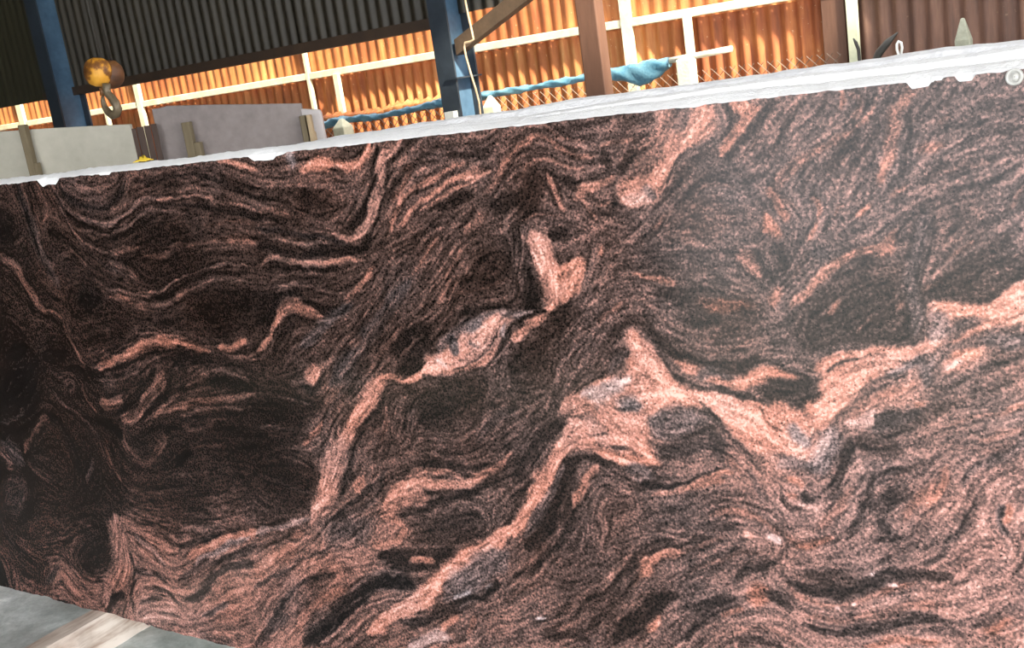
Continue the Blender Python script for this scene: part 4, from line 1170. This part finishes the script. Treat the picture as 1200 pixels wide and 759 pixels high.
def mat_granite():
    t = NT('polished_granite'); at = t.n('ShaderNodeAttribute', attribute_name='stone'); sp = t.n('ShaderNodeSeparateColor'); t.l(at.outputs['Color'], sp.inputs[0])
    T_, G_, O_ = sp.outputs[0], sp.outputs[1], sp.outputs[2]
    v = t.coord(); vo = t.n('ShaderNodeTexVoronoi'); t.l(v, vo.inputs['Vector']); vo.inputs['Scale'].default_value = 230
    cellr = t.n('ShaderNodeSeparateColor'); t.l(vo.outputs['Color'], cellr.inputs[0])
    fine = t.noise(v, 170, 3, .6); mid = t.noise(v, 45, 3, .6)
    gr = t.math('ADD', t.math('MULTIPLY', t.math('SUBTRACT', cellr.outputs[0], .5), .36), t.math('ADD', t.math('MULTIPLY', t.math('SUBTRACT', fine, .5), .9), t.math('MULTIPLY', t.math('SUBTRACT', mid, .5), .22)))
    amp = t.ramp(T_, [(0.0, (.42,)*3), (.30, (.68,)*3), (.50, (.78,)*3), (.72, (.68,)*3), (.90, (.52,)*3)])
    k = t.math('ADD', T_, t.math('MULTIPLY', gr, amp))
    # black mica flecks in the pink
    fk = t.ramp(t.noise(v, 120, 2, .5), [(.30, (1,1,1)), (.36, (0,0,0))])
    k = t.math('SUBTRACT', k, t.math('MULTIPLY', fk, .36))
    brown = t.ramp(k, [(0.0, (.004,.003,.0025)), (.16, (.011,.0075,.0065)), (.34, (.042,.026,.022)), (.50, (.112,.069,.060)), (.66, (.28,.145,.118)), (.82, (.60,.27,.21)), (1.0, (.88,.56,.48))])
    orange = t.ramp(k, [(0.0, (.005,.003,.002)), (.16, (.015,.0075,.0055)), (.34, (.056,.025,.017)), (.50, (.150,.062,.041)), (.66, (.38,.138,.09)), (.82, (.72,.265,.18)), (1.0, (.92,.53,.43))])
    grey = t.ramp(k, [(0.0, (.004,.004,.005)), (.16, (.012,.012,.013)), (.34, (.044,.041,.044)), (.50, (.115,.10,.107)), (.66, (.26,.22,.232)), (.82, (.50,.45,.465)), (1.0, (.86,.84,.85))])
    c = t.mix(O_, brown, orange); c = t.mix(G_, c, grey); c = t.mix(1.0, c, (.86,.83,.82), 'MULTIPLY')
    ro = t.math('ADD', t.math('MULTIPLY', mid, .10), .10)
    t.b.inputs['Specular IOR Level'].default_value = .23
    return t.out(c, ro)
slab = tag(empty('granite_slab', (SX0, YB, ZB), (-LEAN, 0, 0)), 'huge polished brown and pink swirl granite slab with chipped white top edge', 'slab')
link('polished_face', me, mat_granite(), slab)
TH = .035
rise = .013 + .0012*n1(30)                                       # the sawn top slopes up to the back
# rough body: rings around every column of the face
prof = [np.stack([UU, 0*UU, vt], 1), np.stack([UU, .003 + chip*.35, np.minimum(vt + chip*.9, SH-.001)], 1), np.stack([UU, TH*.6 + 0*UU, SH + rise*.6 + .0004*n1(2)], 1),
        np.stack([UU, TH + 0*UU, SH + rise + .0006*n1(3)], 1), np.stack([UU, TH + 0*UU, vb*0], 1), np.stack([UU, .012 + 0*UU, vb*.8], 1), np.stack([UU, 0*UU, vb], 1)]
V_ = np.concatenate(prof); np_ = len(prof); F_ = []
for k in range(np_-1):
    for i in range(NU-1): F_.append((k*NU+i, k*NU+i+1, (k+1)*NU+i+1, (k+1)*NU+i))
F_ += [tuple(k*NU for k in range(np_)), tuple(k*NU + NU-1 for k in reversed(range(np_)))]
m = MB(); m.add(V_, F_); o = m.build('rough_edges', MAT['rough'], slab); o['label'] = 'rough dusty white sawn edges with chips'

# slabs stacked behind: their rough tops stand a little higher
def rear_slab(y0, th, pxs, label, mat):
    n = 420; us = np.linspace(.02, SL - .02, n); zz = []
    tb = np.array([(slab_uv_off(px, py, y0)) for px, py in pxs]); h = np.interp(us, tb[:,0], tb[:,1]) + .0006*n1(1.5, n) + .0007*n1(6, n)
    h2 = h - .005 - .001*np.abs(n1(9, n))
    pr = [np.stack([us, y0 + 0*us, 0*us], 1), np.stack([us, y0 + 0*us, h2 - .012], 1), np.stack([us, y0 + th*.35 + 0*us, h2], 1), np.stack([us, y0 + th*.95 + 0*us, h], 1), np.stack([us, y0 + th + 0*us, 0*us], 1)]
    V_ = np.concatenate(pr); q = len(pr); F_ = []
    for k in range(q-1):
        for i in range(n-1): F_.append((k*n+i, k*n+n*0+i+1, (k+1)*n+i+1, (k+1)*n+i))
    for i in range(n-1): F_.append(((q-1)*n+i, (q-1)*n+i+1, i+1, i))
    F_ = [tuple(reversed(f)) for f in F_]; F_ += [tuple(k*n for k in range(q)), tuple(k*n+n-1 for k in reversed(range(q)))]
    m = MB(); m.add(V_, F_); o = m.build('rear_slab', mat, None, False, (SX0, YB, ZB)); o.rotation_euler = (-LEAN, 0, 0); tag(o, label, 'slab', 'slabs stacked behind the polished one')
def slab_uv_off(px, py, y0):
    p = atplane(px, py, P0 + PN*y0, PN) - P0; return p.dot(UV_U), p.dot(UV_V)
rear_slab(TH + .001, .03, [(-80,226),(0,212.5),(100,199),(200,187.5),(300,174),(330,171),(380,163),(420,158),(480,150),(540,143),(600,136),(700,121),(800,106),(900,93),(1000,80),(1100,66),(1200,53),(1300,40)], 'rough white topped slab stacked directly behind the polished granite slab', MAT['rough'])
rear_slab(TH + .033, .04, [(-80,228),(0,215),(100,203),(200,190),(300,176),(340,169.5),(380,160),(420,154.5),(445,152),(480,145),(540,136),(600,127.5),(667,116),(700,111.5),(800,99),(900,85),(960,76),(1000,71),(1050,61.5),(1080,58),(1100,55.5),(1200,45),(1300,33)], 'rough greyish topped slab at the back of the granite stack', MAT['roughgrey'])

# round plastic pad stuck on the slab near the top
u_, v_ = slab_uv(1189, 90); dc = empty('suction_pad', tuple(P0 + UV_U*u_ + UV_V*v_), (-LEAN, 0, 0)); tag(dc, 'round translucent plastic pad stuck near the top edge of the granite', 'pad')
rp = abs(slab_uv(1200, 90)[0] - slab_uv(1178, 90)[0]) / 2
def disc(r0, r1, y0, y1, name, mat, dx=0, n=28):
    m = MB(); pr = [(r0, 0.0), (r0, y0*.6), (r0*.94, y0), (r1, y0), (r1*.9, y1), (.001, y1)]; vs = []
    for r_, y_ in pr: vs += [(dx + r_*math.cos(2*math.pi*j/n), -y_, r_*math.sin(2*math.pi*j/n)) for j in range(n)]
    m.add(vs, [(k*n+j, k*n+(j+1)%n, (k+1)*n+(j+1)%n, (k+1)*n+j) for k in range(len(pr)-1) for j in range(n)]); return m.build(name, mat, dc, True)
disc(rp, rp*.66, .006, .003, 'rim', MAT['disc']); disc(rp*.55, rp*.4, .0045, .0065, 'knob', MAT['disc'], rp*.08)

# bearers under the slab
def bearer(px, py, label, w=.10):
    p = atz(px, py, ZB); e = empty('timber_bearer', (p[0], YB + .12, 0)); tag(e, label, 'timber')
    m = MB(); vs = []; n = 24
    for i in range(n):
        y = -1.0 + i/(n-1)*1.25; j1, j2 = .003*math.sin(i*1.7), .003*math.sin(i*2.3+1)
        vs += [(-w/2 + j1, y, 0), (w/2 + j2, y, 0), (w/2 + j2, y, ZB-.014), (w/2 - .014 + j2, y, ZB), (-w/2 + .012 + j1, y, ZB + .001), (-w/2 + j1, y, ZB-.01)]
    m.add(vs, [(i*6+k, i*6+(k+1)%6, (i+1)*6+(k+1)%6, (i+1)*6+k) for i in range(n-1) for k in range(6)] + [tuple(reversed(range(6))), tuple((n-1)*6+k for k in range(6))])
    m.build('beam', MAT['bearer'], e); return e
b1 = bearer(113, 718, 'pale timber bearer on the concrete under the darker end of the granite slab')
b2 = bearer(900, 935, 'timber bearer under the brighter pink end of the granite slab')

# unseen rack added behind the stack: plinth and two sloped uprights the slabs lean on
rk = tag(empty('slab_rack', (SX0 + .2, YB + .16, 0)), 'unseen low rack with sloped posts holding the granite stack, base added to block light', 'rack')
m = MB(); m.box((0, .02, 0), (SL - .5, .75, ZB - .005)); m.build('shade_plinth', MAT['concgrey'], rk, bevel=.01)  # solid base added to stop light passing under the stack
for X in (.5, SL - 1.0):
    z1 = 1.15; y1 = z1*math.tan(LEAN) - .02; m = MB(); m.prism([(X, -.01, 0), (X + .08, -.01, 0), (X + .08, .07, 0), (X, .07, 0)], [(X, y1, z1), (X + .08, y1, z1), (X + .08, y1 + .08, z1), (X, y1 + .08, z1)]); m.build('upright', MAT['woodstand'], rk)

# yellow rag on the stack top
p = aty(168, 188.5, YB + SH*math.sin(LEAN) + .05); m = MB(); vs = []; n = 9
for j in range(n):
    for i in range(n):
        a, b = i/(n-1)-.5, j/(n-1)-.5; vs.append((a*.055 + .004*math.sin(j*2.1), b*.03, .012*math.exp(-(a*a+b*b)*9)*(1 + .5*math.sin(i*1.9+j*2.6)) + .001))
m.add(vs, [(j*n+i, j*n+i+1, (j+1)*n+i+1, (j+1)*n+i) for j in range(n-1) for i in range(n-1)])
o = m.build('yellow_rag', MAT['yellow'], None, True, p); md = o.modifiers.new('solid', 'SOLIDIFY'); md.thickness = .002
tag(o, 'small crumpled yellow rag on top of the granite stack', 'rag')
